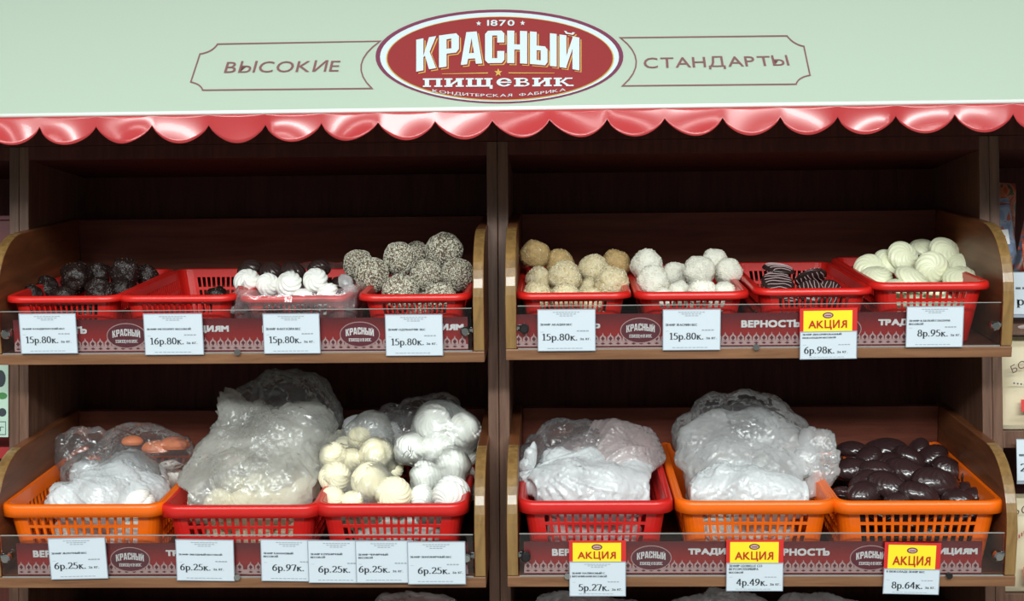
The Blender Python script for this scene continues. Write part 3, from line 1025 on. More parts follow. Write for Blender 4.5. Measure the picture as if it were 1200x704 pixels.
def basket(name, key, px0, px1, ptop, D, m, label, rows='square', nx=14, group=None, dx_tilt=0.0, y0=.022, rim=.0125):
    M = TR[key][0]
    # widest px0..px1 where the corners end, rim top front line at ptop
    a, b = W(px0, ptop, 1.462), W(px1, ptop, 1.462)
    Mi = M.inverted()
    pm = Mi @ W((px0 + px1) / 2, ptop, 1.446)
    la, lb = Mi @ a, Mi @ b
    la.z = lb.z = pm.z; la.y = lb.y = pm.y
    h = (la.z + lb.z) / 2
    hw = (lb.x - la.x) / 2
    cx = (la.x + lb.x) / 2
    yf = (la.y + lb.y) / 2
    BM = M @ Matrix.Translation((cx, yf, .0006)) @ Matrix.Rotation(math.radians(dx_tilt), 4, 'Z')
    t = thing(name, label, 'basket', M=BM, group=group)
    o = .0065     # rim overhang
    tp = .011     # taper to the bottom
    sz, gp, first = {'square': (.0098, .0030, .0162), 'small': (.0078, .0030, .0112), 'slot': (.0125, .0035, .0105)}[rows]
    zz = [h - .001]; fl = []
    z = h - first
    while z - sz > .006:
        zz += [z, z - sz]; fl += [0, 1]
        z -= sz + gp
    zz.append(0.0); fl.append(0)
    zs = zz[::-1]; hr = fl[::-1]
    mb = MB()
    ny = int(nx * D / (2 * hw))
    n = 0
    rings = []
    for z in zs:
        f = z / h
        ins = tp * (1 - f)
        pts, hole = rrect(hw - o - ins, o + ins, D - o - ins, .0145, nx, ny, .05, .05)
        rings.append([(x, y, z) for x, y in pts])
    n = len(rings[0])
    vs = [v for r_ in rings for v in r_]
    fs = []
    for j in range(len(zs) - 1):
        for i in range(n):
            if hr[j] and hole[i]:
                continue
            i2 = (i + 1) % n
            fs.append((j * n + i, j * n + i2, (j + 1) * n + i2, (j + 1) * n + i))
    mb.raw(vs, fs)
    body = mb.obj('body', m, t)
    s_ = body.modifiers.new('thick', 'SOLIDIFY'); s_.thickness = .0020; s_.offset = -1
    base = MB().raw([(x, y, .0002) for x, y, z in rings[0]], [tuple(reversed(range(n)))])
    # bottom as plate with thickness
    base = MB()
    base.raw([(x, y, .0000) for x, y, z in rings[0]] + [(x, y, .0018) for x, y, z in rings[0]], [tuple(reversed(range(n))), tuple(range(n, 2 * n))])
    base.obj('bottom', m, t)
    # rim: rolled lip
    prof = [(-.0008, h - .004), (-.0006, h - .0006), (.0008, h), (o - .003, h), (o - .0008, h - .0010), (o, h - .0035), (o + .0004, h - rim), (o - .0012, h - rim - .0002), (o - .0022, h - .004), (o - .0035, h - .0022), (.002, h - .0022)]
    ring = []
    for off, z in prof:
        hh = hw - o + off
        pts, _ = rrect(hh, o - off, D - o + off, .0145 + off, 3, 3, .06, .06, 9)
        ring.append([(x, y, z) for x, y in pts])
    nn = len(ring[0])
    vs = [v for r_ in ring for v in r_]
    fs = []
    q = len(prof)
    for j in range(q):
        j2 = (j + 1) % q
        for i in range(nn):
            i2 = (i + 1) % nn
            fs.append((j * nn + i, j * nn + i2, j2 * nn + i2, j2 * nn + i))
    MB().raw(vs, fs).obj('rolled_rim', m, t, smooth=True)
    return dict(M=BM, hw=hw - o - .003, D=D, h=h, o=o)


BK = {}
G_R = 'red plastic baskets on the upper trays'
BK[1] = basket('slotted_basket', 'UL', 8, 145, 348, .238, M_REDL, 'red slotted plastic basket of dark crumbly balls, leftmost in the upper row', 'slot', 13, rim=.0070, group=G_R)
BK[2] = basket('slotted_basket', 'UL', 139, 279, 347, .238, M_REDL, 'nearly empty red slotted plastic basket', 'slot', 13, rim=.0070, group=G_R, dx_tilt=-1.0, y0=.02)
BK[3] = basket('slotted_basket', 'UL', 280, 413, 347.5, .238, M_REDL, 'red slotted plastic basket wrapped in clear film', 'slot', 12, rim=.0070, group=G_R)
BK[4] = basket('slotted_basket', 'UL', 420, 553, 346, .238, M_REDL, 'red slotted plastic basket of speckled nut coated balls', 'slot', 13, rim=.0070, group=G_R)
BK[5] = basket('slotted_basket', 'UR', 604, 740, 344, .238, M_REDL, 'red slotted plastic basket of beige coconut balls, leftmost on the upper right tray', 'slot', 14, rim=.0070, group=G_R)
BK[6] = basket('slotted_basket', 'UR', 743, 878, 343, .238, M_REDL, 'red plastic basket heaped with plain white balls', 'small', 11, rim=.0080, group=G_R)
BK[7] = basket('slotted_basket', 'UR', 882, 1023, 339, .238, M_REDL, 'half empty red plastic basket with a few striped chocolate discs', 'slot', 13, rim=.0070, group=G_R)
BK[8] = basket('slotted_basket', 'UR', 1019, 1160, 332, .238, M_REDL, 'red plastic basket of white glazed discs, rightmost on the upper right tray', 'small', 11, rim=.0080, group=G_R)
G_B = 'larger plastic baskets on the lower trays'
BK['A'] = basket('square_hole_basket', 'LL', 2, 195, 593, .262, M_ORANGE, 'orange plastic basket at the left end of the lower left tray', 'square', 14, G_B, rim=.0135)
BK['B'] = basket('square_hole_basket', 'LL', 188.5, 377, 594, .262, M_RED, 'red plastic basket under the tall crumpled bag', 'square', 14, G_B, rim=.0135)
BK['C'] = basket('square_hole_basket', 'LL', 369, 549, 592, .262, M_RED, 'red plastic basket holding two clear bags of swirl sweets', 'square', 14, G_B, rim=.0135)
BK['D'] = basket('square_hole_basket', 'LR', 606, 789, 589, .262, M_RED, 'red plastic basket at the left end of the lower right tray', 'square', 14, G_B, rim=.0135)
BK['E'] = basket('square_hole_basket', 'LR', 791, 979, 589, .262, M_ORANGE, 'orange plastic basket in the middle of the lower right tray, holding a big bag', 'square', 14, G_B, rim=.0135)
BK['F'] = basket('square_hole_basket', 'LR', 973.5, 1177, 589, .262, M_ORANGE, 'orange plastic basket of shiny chocolate sweets', 'square', 14, G_B, rim=.0135)


# ================================================================== SWEETS
def ico(sub):
    bm = bmesh.new()
    bmesh.ops.create_icosphere(bm, subdivisions=sub, radius=1.0)
    v = np.array([x.co[:] for x in bm.verts]); f = np.array([[q.index for q in p.verts] for p in bm.faces])
    e = np.array([[q.index for q in p.verts] for p in bm.edges])
    bm.free()
    return v, f, e


ICO = {k: ico(k) for k in (3, 4, 5, 6)}


def lumpy(name, m, seed, a1, s1, a2, s2, sq=(1, 1, 1), sub=4):
    v, f, _ = ICO[sub]
    off = Vector((seed * 7.3, seed * 3.1, seed * 1.7))
    out = []
    for p in v:
        P_ = Vector(p)
        d = 1 + a1 * noise.noise(P_ * s1 + off) + a2 * noise.noise(P_ * s2 + off * 2)
        out.append((p[0] * d * sq[0], p[1] * d * sq[1], p[2] * d * sq[2]))
    mb = MB(); mb.raw(out, [tuple(int(i) for i in q) for q in f])
    return mb.mesh(name, m, True)


def flakes(name, mats, seed, n, size, elong, a1, s1, sq=(1, 1, 1), weights=None, out=.02):
    """loose chips stuck all over a ball of radius 1"""
    r = random.Random(seed)
    off = Vector((seed * 7.3, seed * 3.1, seed * 1.7))
    mb = MB()
    for i in range(n):
        z = 1 - 2 * (i + .5) / n
        a = i * 2.399963 + r.uniform(-.3, .3)
        q = math.sqrt(1 - z * z)
        p = Vector((q * math.cos(a), q * math.sin(a), z))
        d = 1 + a1 * noise.noise(p * s1 + off)
        c = Vector((p.x * sq[0], p.y * sq[1], p.z * sq[2])) * d
        nn = (p + Vector((r.uniform(-1, 1), r.uniform(-1, 1), r.uniform(-1, 1))) * .45).normalized()
        t = nn.orthogonal().normalized()
        t = Matrix.Rotation(r.uniform(0, 2 * PI), 3, nn) @ t
        b = nn.cross(t)
        s = size * r.uniform(.6, 1.3)
        c = c + p * out * r.uniform(.3, 1.4)
        h = nn * s * .35
        tt = t * s * elong; bb = b * s * .55
        mi = r.choices(range(len(mats)), weights)[0]
        mb.raw([c - tt, c + bb * .9 - tt * .1, c + tt, c - bb, c + h], [(0, 3, 4), (3, 2, 4), (2, 1, 4), (1, 0, 4)], mi)
    return mb.mesh(name, mats, False)


def swirl(name, mats, ridges=9, twist=1.1, amp=.09, peak=.22, flat=.62, bottom=-.45, n1=72, n2=22, zr=.5, seed=0):
    """piped dome: radial ridges that wind up to a small tip"""
    r = random.Random(seed)
    ph0 = r.uniform(0, 6)
    vs, fs, ms = [], [], []
    for j in range(n2 + 1):
        t = j / n2                                   # 0 = tip, 1 = foot
        ang = t * PI * .5 * 1.25
        R = math.sin(min(ang, PI / 2 * 1.25)) ** .85 if ang > 0 else 0
        if ang > PI / 2:
            R = 1.0 - .18 * ((ang - PI / 2) / (PI / 2 * .25)) ** 1.5
        z = flat * math.cos(ang)
        z += peak * math.exp(-(t / .13) ** 2)
        for i in range(n1):
            th = i * 2 * PI / n1
            w_ = abs(math.sin(ridges / 2 * (th + twist * (1 - t) * 1.6) + ph0)) ** .75
            k = 1 + amp * (w_ - .6) * min(1, t * 3.0)
            x = R * k * math.cos(th); y = R * k * math.sin(th)
            nz = .03 * noise.noise(Vector((x * 2 + seed, y * 2, z * 2)))
            vs.append((x + nz, y + nz, z + zr * amp * (w_ - .6) * min(1, t * 3.5) * max(0, math.cos(ang))))
    for j in range(n2):
        for i in range(n1):
            i2 = (i + 1) % n1
            fs.append((j * n1 + i, (j + 1) * n1 + i, (j + 1) * n1 + i2, j * n1 + i2))
    fs.append(tuple(reversed(range(n1))))
    fs.append(tuple(n2 * n1 + i for i in range(n1)))
    mb = MB(); mb.raw(vs, fs)
    me = mb.mesh(name, mats, True)
    return me


def doubled(me):
    """two piped halves stuck together at their flat sides"""
    n = len(me.vertices)
    v = [tuple(x.co) for x in me.vertices]
    f = [tuple(q.vertices) for q in me.polygons]
    lo = min(a[2] for a in v)
    mb = MB()
    mb.raw([(a, b, c - lo * .6) for a, b, c in v], f)
    mb.raw([(a, -b, -(c - lo * .6)) for a, b, c in v], f)
    out = mb.mesh(me.name, list(me.materials), True)
    out.transform(Matrix.Scale(.95, 4))
    return out


def settle(bk, vis, nfill, rf, seed=1, iters=90, flat=1.0):
    """vis: (px, py, r_px, Y). Slides them along the line of sight and moves hidden ones until none overlap; basket-local results"""
    Mi = bk['M'].inverted()
    r_ = random.Random(seed)
    eye = Mi @ EYE
    V = []
    for px, py, rp, Y in vis:
        p = WC(px, py, Y)
        R = rp * Y / F
        lp = Mi @ p
        V.append([lp, R, (lp - eye).normalized()])
    Fl = []
    for i in range(nfill):
        Fl.append([Vector((r_.uniform(-1, 1) * (bk['hw'] - .012 - rf), r_.uniform(.035, bk['D'] - .035), rf * .9 + .002 + (i % 2) * rf * .6)), rf])
    ztop = bk['h'] - rf * .6

    def clamp(p, R, top=True):
        f = min(1, p.z / bk['h'])
        ins = .013 * (1 - f) + R * .9
        if p.z - R < bk['h']:
            p.x = max(-bk['hw'] + ins, min(bk['hw'] - ins, p.x))
            p.y = max(bk['o'] + .002 + ins, min(bk['D'] - bk['o'] - .002 - ins, p.y))
        p.z = max(p.z, R * .92 + .002)
    for it in range(iters):
        A = V + Fl
        for i in range(len(A)):
            for j in range(i + 1, len(A)):
                a, b = A[i], A[j]
                d = b[0] - a[0]
                L_ = d.length
                mn = (a[1] + b[1]) * .93
                if L_ < mn and L_ > 1e-6:
                    u = d / L_ * (mn - L_)
                    va, vb = i < len(V), j < len(V)
                    if va and vb:
                        a[0] -= a[2] * (a[2].dot(u)) * 1.0 if abs(a[2].dot(u)) > 1e-9 else Vector()
                        b[0] += b[2] * (b[2].dot(u)) * 1.0
                    elif va:
                        b[0] += u
                    elif vb:
                        a[0] -= u
                    else:
                        a[0] -= u * .5; b[0] += u * .5
        for q in V:
            mn_ = bk['o'] + .003 + .013 * (1 - min(1, q[0].z / bk['h'])) + q[1] * .93
            if q[0].z - q[1] > bk['h']:
                mn_ = bk['o']
            if q[0].y < mn_:
                q[0] += q[2] * (mn_ - q[0].y) / max(.3, q[2].y)
            if q[0].y > bk['D'] - .008 - q[1]:
                q[0] -= q[2] * (q[0].y - (bk['D'] - .008 - q[1])) / max(.3, q[2].y)
        for q in Fl:
            q[0].z = min(q[0].z, ztop)
            clamp(q[0], q[1])
    return V, Fl


def place(root_fn, bk, vis, labels, fill_n, fill_r, fill_label, group, cat, seed=1, orient=None, flatz=1.0, variants=3):
    V, Fl = settle(bk, vis, fill_n, fill_r, seed)
    rr = random.Random(seed * 13)
    RB = bk['M'].to_3x3()
    for k, (q, lab) in enumerate(list(zip(V, labels)) + [(q, fill_label) for q in Fl]):
        p, R = q[0], q[1]
        if orient and k < len(V) and orient[k] is not None:
            e = orient[k]
            rot = Euler([math.radians(a) for a in e]).to_matrix().to_4x4()
        else:
            rot = Euler((rr.uniform(-.7, .7), rr.uniform(-.7, .7), rr.uniform(0, 6.28))).to_matrix().to_4x4() if flatz < 1 else Euler((rr.uniform(0, 6), rr.uniform(0, 6), rr.uniform(0, 6))).to_matrix().to_4x4()
        Mx = Matrix.Translation(bk['M'] @ p) @ rot @ Matrix.Scale(R, 4)
        root_fn(k % variants, Mx, lab, cat, group)


def maker(name, variants):
    """variants: list of [(part name, mesh, kind)], the first being the root mesh"""
    protos = []

    def fn(k, Mx, lab, cat, group):
        parts = variants[k % len(variants)]
        o = bpy.data.objects.new(name, parts[0][1])
        link(o)
        o.matrix_world = Mx
        tag(o, lab, cat, group)
        for pn, me, kind in parts[1:]:
            c = bpy.data.objects.new(pn, me)
            link(c, o)
            if kind: c['kind'] = kind
        return o
    return fn


# -- nut coated balls
M_CH = mat('dark_chocolate', (58, 42, 42), .28, .5, bump=.3, bscale=260)
M_NUT = [mat('pale_chopped_nut', (226, 220, 200), .6), mat('grey_chopped_nut', (182, 176, 160), .6), mat('brown_chopped_nut', (84, 66, 56), .6)]
nut = maker('nut_ball', [[('core', lumpy('nut_core', mat('brown_nut_paste', (112, 96, 78), .6), s, .12, 1.6, .03, 7, sub=3), None), ('chopped_nuts', flakes('nut_flakes', M_NUT, s, 2600, .064, 1.0, .12, 1.6, weights=[9, 4, 2]), 'stuff')] for s in (1, 2, 3)])
vis = [(420, 310, 17, 1.585), (435.4, 322.5, 20, 1.535), (468.7, 304.5, 20, 1.56), (489, 300, 16, 1.64), (520, 294, 21.5, 1.60), (499.5, 323, 18.5, 1.53), (536, 322, 18.5, 1.54), (469.5, 342, 20.5, 1.505), (516, 349, 18, 1.50)]
labs = ['nut coated ball at the top left of its heap, behind its neighbour', 'nut coated ball leaning over the left front corner of the red basket', 'nut coated ball at the top centre left of the heap', 'nut coated ball farthest back, mostly hidden between two others',
        'nut coated ball highest of the heap', 'nut coated ball in the middle of the heap, under the highest one', 'nut coated ball at the right, next to the tan tray edge', 'nut coated ball low in front, left of centre, just above the red rim', 'nut coated ball lowest at the right, half sunk behind the red rim']
place(nut, BK[4], vis, labs, 12, .0165, 'nut coated ball hidden under the heap, glimpsed through the basket slots', 'nut coated balls', 'sweet', 3)

# -- coconut balls
M_CO = mat('beige_coconut_core', (214, 198, 160), .6, .3, var=.12, vscale=2.5, bump=.5, bscale=9)
M_CF = [mat('cream_coconut_flake', (236, 226, 196), .6), mat('beige_coconut_flake', (212, 190, 146), .6), mat('toasted_coconut_flake', (190, 160, 112), .6)]
coco = maker('coconut_ball', [[('core', lumpy('coconut_core', M_CO, s, .13, 1.5, .06, 5), None), ('coconut_flakes', flakes('coconut_flakes', M_CF, s, 800, .062, 1.5, .13, 1.5, weights=w_, out=.016), 'stuff')] for s, w_ in ((11, [7, 4, 1]), (12, [6, 4, 1]), (13, [7, 3, 1]))])
M_TO = mat('toasted_coconut_core', (186, 154, 104), .6, .3, var=.15, vscale=2.5, bump=.5, bscale=9)
coco_t = maker('coconut_ball', [[('core', lumpy('toasted_core', M_TO, s, .13, 1.5, .07, 5), None), ('coconut_flakes', flakes('toasted_flakes', M_CF, s, 600, .05, 1.5, .13, 1.5, weights=[1, 4, 6], out=.01), 'stuff')] for s in (14, 15)])
vis = [(627, 298, 17, 1.60), (655, 308, 17, 1.61), (632, 328, 15.5, 1.54), (662, 325, 19, 1.53), (629, 347, 17, 1.505), (663.5, 349, 17.5, 1.50), (695, 316, 17.5, 1.57), (722, 309, 16.5, 1.61), (691, 339, 13.5, 1.54), (717, 332, 20, 1.52)]
labs = ['beige coconut ball perched highest at the far left, leaning on the tray side', 'toasted coconut ball at the back, second from the left', 'beige coconut ball at the left, under the highest one', 'cream coconut ball on top in the left middle of the heap', 'coconut ball in the front left corner of its basket, just above the red rim', 'coconut ball low in front of the cream one, cut by the red rim', 'beige coconut ball in the middle of the back row', 'toasted coconut ball at the back right of the coconut heap', 'small greenish cream coconut ball wedged low in the middle', 'largest coconut ball, at the front right above the red rim']
V_, F_ = None, None
def coco_mix(k, Mx, lab, cat, group):
    return (coco_t if ('toasted' in lab or 'perched' in lab) else coco)(k, Mx, lab, cat, group)
place(coco_mix, BK[5], vis, labs, 12, .0155, 'coconut ball hidden under the heap, glimpsed through the basket slots', 'beige coconut balls', 'sweet', 4)

# -- plain white balls
M_WH = mat('white_marshmallow', (238, 234, 220), .6, .3, bump=.6, bscale=12, var=.05, vscale=3)
M_WF = [mat('white_flake', (244, 242, 230), .6), mat('off_white_flake', (226, 216, 192), .6)]
white = maker('white_ball', [[('core', lumpy('white_core', M_WH, s, .15, 1.6, .07, 6), None), ('sugar_flakes', flakes('white_flakes', M_WF, s, 800, .060, 1.3, .15, 1.6, weights=[7, 2], out=.012), 'stuff')] for s in (21, 22, 23)])
vis = [(758, 311, 18.5, 1.57), (765.6, 330, 19, 1.525), (791, 323, 16, 1.60), (819, 318, 18.5, 1.54), (837, 306, 15, 1.60), (853, 318, 16, 1.56), (796, 343, 14, 1.52), (823, 344, 17, 1.50), (848, 346, 16, 1.505), (777, 350, 13, 1.50)]
labs = ['off-white ball highest at the left of the white heap', 'white ball below the highest one at the left, touching the red rim', 'greyish white ball sunk at the back in the left middle', 'round white ball in the middle of the white heap', 'white ball farthest back at the right, behind two others', 'white ball at the right end of the back row', 'small white ball low in front, left of centre', 'white ball low in front, in the centre', 'white ball in the front right corner above the red rim', 'white ball barely showing above the rim at the front left']
place(white, BK[6], vis, labs, 12, .0155, 'white ball hidden under the heap, glimpsed through the basket holes', 'plain white balls', 'sweet', 5)

# -- dark crumbly balls
M_DK = mat('dark_glossy_chocolate', (40, 28, 26), .25, .5, bump=.8, bscale=7)
M_DF = [mat('dark_crumb', (52, 42, 38), .3, .6), mat('tan_crumb', (120, 104, 84), .45, .5)]
dark = maker('chocolate_crumb_ball', [[('core', lumpy('dark_core', M_DK, s, .22, 1.8, .08, 6), None), ('crumbs', flakes('dark_flakes', M_DF, s, 260, .06, 1.0, .22, 1.8, weights=[5, w2], out=.03), 'stuff')] for s, w2 in ((31, .8), (32, 1.6), (33, .5))])
vis = [(55, 339, 15, 1.56), (90, 325, 18, 1.61), (114, 322, 15, 1.64), (147, 319, 17, 1.62), (172, 323, 13, 1.66), (117, 342, 17, 1.56), (36, 346, 13, 1.52), (76, 349, 14, 1.52), (143, 340, 14, 1.60)]
labs = ['dark crumbly ball at the left of the back row', 'dark crumbly ball second in the back row of the leftmost basket', 'dark crumbly ball in the middle of the back row', 'highest dark crumbly ball, at the right of the leftmost basket', 'dark crumbly ball farthest right, behind the empty basket', 'speckled dark ball at the front centre right of the leftmost basket', 'small dark ball in the front left corner of the leftmost basket', 'dark ball low behind the front rim, left of centre', 'dark ball resting against the side of the empty basket']
place(dark, BK[1], vis, labs, 8, .014, 'dark crumbly ball hidden low in the leftmost basket', 'dark crumbly balls', 'sweet', 6)
place(dark, BK[2], [(254, 349, 13, 1.53)], ['single dark crumbly lump left in the nearly empty red basket'], 0, .01, '', None, 'sweet', 7)

# -- half white, half chocolate sweets in basket 3
M_ZW = mat('white_swirl_marshmallow', (244, 243, 236), .5, .35, sss=.15)
M_ZD = mat('chocolate_glaze', (52, 38, 36), .25, .5)


def half_pair(seed):
    a = swirl('white_half', M_ZW, 9, 1.0 + seed * .2, .13, .16, .78, seed=seed)
    b = swirl('dark_half', M_ZD, 10, .8, .07, .10, .80, seed=seed + 9)
    b.transform(Matrix.Rotation(PI, 4, 'X') @ Matrix.Translation((0, 0, .38)))
    a.transform(Matrix.Translation((0, 0, .12)))
    return [('white_half', a, None), ('chocolate_half', b, None)]


half = maker('half_dipped_sweet', [half_pair(s) for s in (1, 2, 3)])
vis = [(290, 331, 15.5, 1.515), (314, 334, 13.5, 1.52), (339.5, 334, 15.5, 1.51), (370, 329, 14.5, 1.515), (386, 347, 15, 1.50), (355, 350, 12, 1.50)]
labs = ['half white, half chocolate swirl at the left end of its row', 'narrow half white sweet, second from the left', 'half white, half chocolate swirl, third in its row', 'half white swirl, highest at the right of its row', 'half white sweet low at the right, its chocolate half to the right', 'white swirl barely showing above the rim, under the highest one']
ori = [(62, 0, 0), (75, 10, 15), (62, -10, -12), (72, 12, -8), (20, -50, 0), (40, 0, 0)]
place(half, BK[3], vis, labs, 7, .0125, 'half white, half chocolate sweet hidden low in the film-wrapped basket', 'half white, half chocolate sweets', 'sweet', 8, ori)
M_ZDb = maker('chocolate_swirl', [[('body', swirl('dark_swirl', M_ZD, 12, .8, .08, .1, .8, seed=s), None)] for s in (5, 6)])
for k, (px, py, rp, lab) in enumerate([(293, 317, 15, 'dark chocolate dome behind the leftmost white swirl'), (318, 320, 15, 'dark chocolate dome behind the second white swirl'), (343, 321, 16.5, 'dark chocolate dome behind the third white swirl'), (374, 316, 14, 'dark chocolate dome behind the highest white swirl'), (398, 336, 14, 'dark chocolate dome at the right end beside the film')]):
    Y = 1.545
    M_ZDb(k, Matrix.Translation(WC(px, py, Y)) @ Euler((.3, .2 * (k - 2), k)).to_matrix().to_4x4() @ Matrix.Scale(rp * Y / F, 4), lab, 'sweet', 'chocolate domes behind the white swirls')
# what they rest on at the back of the basket
Bt = BK[3]
for k in range(8):
    p = Vector(((k % 4 - 1.5) * .026, .075 + (k // 4) * .05, .014 + .001 * (k % 2)))
    M_ZDb(k, Bt['M'] @ Matrix.Translation(p) @ Matrix.Scale(.0125, 4), 'chocolate dome hidden at the bottom of the film-wrapped basket', 'sweet', 'hidden chocolate domes')
for k in range(4):
    p = Vector(((k - 1.5) * .027 + .0, .088, .037))
    M_ZDb(k + 1, Bt['M'] @ Matrix.Translation(p) @ Matrix.Scale(.0125, 4), 'chocolate dome hidden at the bottom of the film-wrapped basket', 'sweet', 'hidden chocolate domes')

# -- striped chocolate discs in basket 7
M_STR = mat('pink_white_drizzle', (186, 160, 160), .45)


def striped(seed):
    body = swirl('striped_disc', M_ZD, 8, 0, .01, .0, .34, seed=seed)
    mb = MB()
    for k in range(-3, 4):
        xs = k * .25
        ln = math.sqrt(max(0.05, .97 - xs * xs))
        pts = []
        for i in range(11):
            y = -ln * 1.0 + 2 * ln * i / 10
            rr_ = math.hypot(xs, y)
            z = .34 * math.sqrt(max(0, 1 - min(1, rr_) ** 2.2)) + .012
            pts.append((xs + .035 * math.sin(i * 1.1 + k * 2 + seed), y, z - (.16 if i in (0, 10) else 0)))
        mb.tube(pts, .032, 5)
    return [('body', body, None), ('drizzle', mb.mesh('drizzle', M_STR, True), None)]


disc = maker('striped_chocolate_disc', [striped(s) for s in (1, 2)])
for k, (px, py, rp, Y, e, lab) in enumerate([(912, 316, 18.5, 1.60, (14, 8, 100), 'striped chocolate disc on top of the other at the left'), (911, 331, 19, 1.565, (40, 6, 95), 'striped chocolate disc leaning at the left, under the top one'),
                                            (950, 325, 19, 1.59, (152, -12, 20), 'striped chocolate disc lying upside down on others, right of the leaning pair'), (951, 342, 17, 1.535, (60, 0, 5), 'striped chocolate disc low in the middle, white stripes showing'),
                                            (972, 343, 16, 1.555, (75, 30, 5), 'striped chocolate disc at the right, standing on edge'), (926, 347, 15, 1.52, (30, 0, 80), 'striped chocolate disc barely showing above the rim')]):
    disc(k, Matrix.Translation(WC(px, py, Y)) @ Euler([math.radians(a) for a in (e[0], e[1], 0)]).to_matrix().to_4x4() @ Matrix.Rotation(math.radians(e[2]), 4, 'Z') @ Matrix.Scale(rp * Y / F, 4), lab, 'sweet', 'striped chocolate discs')
B7 = BK[7]
for k, (x, y, z) in enumerate([(-.042, .05, .010), (-.01, .055, .010), (-.035, .09, .010), (0, .10, .010), (-.038, .075, .024), (.012, .085, .022), (-.03, .045, .024)]):
    disc(k, B7['M'] @ Matrix.Translation((x, y, z)) @ Matrix.Rotation(k, 4, 'Z') @ Matrix.Scale(.018, 4), 'striped chocolate disc hidden at the bottom of its basket', 'sweet', 'hidden striped discs')

# -- white glazed discs in basket 8
M_GZ = mat('white_glaze', (236, 236, 204), .35, .45, sss=.1)
gl_v = []
for s in (1, 2, 3):
    a = swirl('glazed_disc', M_GZ, 10, 1.6, .075, .06, .50, zr=1.0, seed=s, n2=18)
    gl_v.append([('body', a, None)])
glz = maker('glazed_disc', gl_v)
gd = [(1019, 315, 18, 1.60, (66, -22, 0), 'white glazed disc at the far left of the heap, seen from its flat side'), (1042, 307, 18, 1.615, (40, 25, 0), 'white glazed disc tilted at the upper left, under a slanting one'),
      (1058, 301, 19, 1.60, (62, 38, 0), 'white glazed disc slanting steeply on the upper left'), (1026, 325, 19, 1.55, (30, -8, 0), 'ridged white glazed disc at the left front, lying nearly flat'),
      (1067, 326, 20, 1.53, (28, 24, 0), 'white glazed disc tipping down to the right at the front centre'), (1082, 291, 16, 1.66, (30, 0, 0), 'white glazed disc with a pointed tip at the very back'),
      (1108, 297, 21, 1.62, (58, 10, 20), 'large white glazed disc at the top right'), (1092, 314, 19.5, 1.56, (88, 8, 0), 'white glazed disc facing front in the middle of the heap'),
      (1126, 311, 16.5, 1.59, (50, -6, 0), 'white glazed disc at the right end, behind the front one'), (1125, 327, 20, 1.54, (38, -10, 0), 'white glazed disc at the front right above the red rim'),
      (1052, 337, 17, 1.52, (20, 0, 0), 'white glazed disc low in front, left of centre, cut by the rim'), (1094, 340, 15, 1.52, (20, 0, 0), 'white glazed disc barely showing above the rim in the centre')]
for k, (px, py, rp, Y, e, lab) in enumerate(gd):
    glz(k, Matrix.Translation(WC(px, py, Y)) @ Euler([math.radians(a) for a in e]).to_matrix().to_4x4() @ Matrix.Scale(rp * Y / F, 4), lab, 'sweet', 'white glazed discs')
B8 = BK[8]
for k in range(18):
    x = (k % 3 - 1) * .032; y = .042 + (k // 3 % 3) * .045; z = .013 + (k // 9) * .022
    glz(k, B8['M'] @ Matrix.Translation((x, y + .004 * (k % 3), z)) @ Matrix.Rotation(.25, 4, 'X') @ Matrix.Scale(.0165, 4), 'white glazed disc hidden under the heap, glimpsed through the basket holes', 'sweet', 'hidden glazed discs')

# -- shiny chocolate sweets in basket F
M_CG = mat('shiny_chocolate_glaze', (54, 36, 37), .2, .6, coat=.2)
cv = []
for s in range(4):
    a = swirl('chocolate_sweet', M_CG, 15, .9, .035, .04, .62, zr=.7, seed=s + 20)
    a.transform(Matrix.Diagonal((1.25, .90, 1.2, 1)))
    cv.append([('body', a, None)])
cf = maker('chocolate_sweet', cv)
fz = lambda x, y: (975 + x / 5.714, 500 + y / 5.714)
fl_ = [(135, 165, 80, 1.67, 0, 'at the back left corner, beside the bag'), (135, 290, 95, 1.58, 10, 'large one at the left, next to the bag'), (240, 215, 80, 1.64, 30, 'at the back left, second from the corner'), (355, 170, 110, 1.68, 5, 'biggest at the back, lying flat'),
       (300, 295, 80, 1.60, -10, 'in the left middle, half covered'), (390, 240, 75, 1.64, 0, 'behind the middle row, left of centre'), (520, 215, 85, 1.66, -35, 'at the back centre, tilted to the right'), (580, 165, 70, 1.70, 60, 'standing up at the back centre right'),
       (665, 210, 85, 1.68, 30, 'at the back right, in shade'), (490, 310, 110, 1.585, -20, 'in the centre with wrinkled highlights'), (690, 385, 125, 1.555, -12, 'largest on top, right of centre'), (780, 290, 85, 1.64, -30, 'behind the largest, on the right'),
       (215, 375, 85, 1.56, 35, 'at the left, sloping up to the right'), (375, 400, 105, 1.535, -25, 'on top in front, left of centre'), (210, 455, 95, 1.515, 10, 'in the front left corner above the rim'), (580, 465, 105, 1.515, -20, 'at the front centre, sloping to the right'),
       (890, 440, 80, 1.55, 10, 'at the front right, lying flat'), (960, 380, 85, 1.58, -60, 'standing at the right end against the basket'), (840, 490, 80, 1.52, 0, 'low in front right, above the rim'), (440, 505, 75, 1.50, 0, 'barely showing above the rim, left of centre'), (960, 470, 70, 1.53, 5, 'in the front right corner')]
vis = [(*fz(x, y), r * 1.09 / 5.714, Y) for x, y, r, Y, a, l in fl_]
ori = [(12 + (k * 7) % 30, (k * 11) % 25 - 12, 0) for k in range(len(fl_))]
ori = [(5 + (k * 17) % 50, -a, a * .6 + (k * 47) % 60 - 30) for k, (x, y, r, Y, a, l) in enumerate(fl_)]
place(cf, BK['F'], vis, ['shiny chocolate sweet ' + l for *_, l in fl_], 26, .018, 'shiny chocolate sweet hidden low in the right orange basket', 'shiny chocolate sweets', 'sweet', 9, ori, flatz=.9, variants=4)


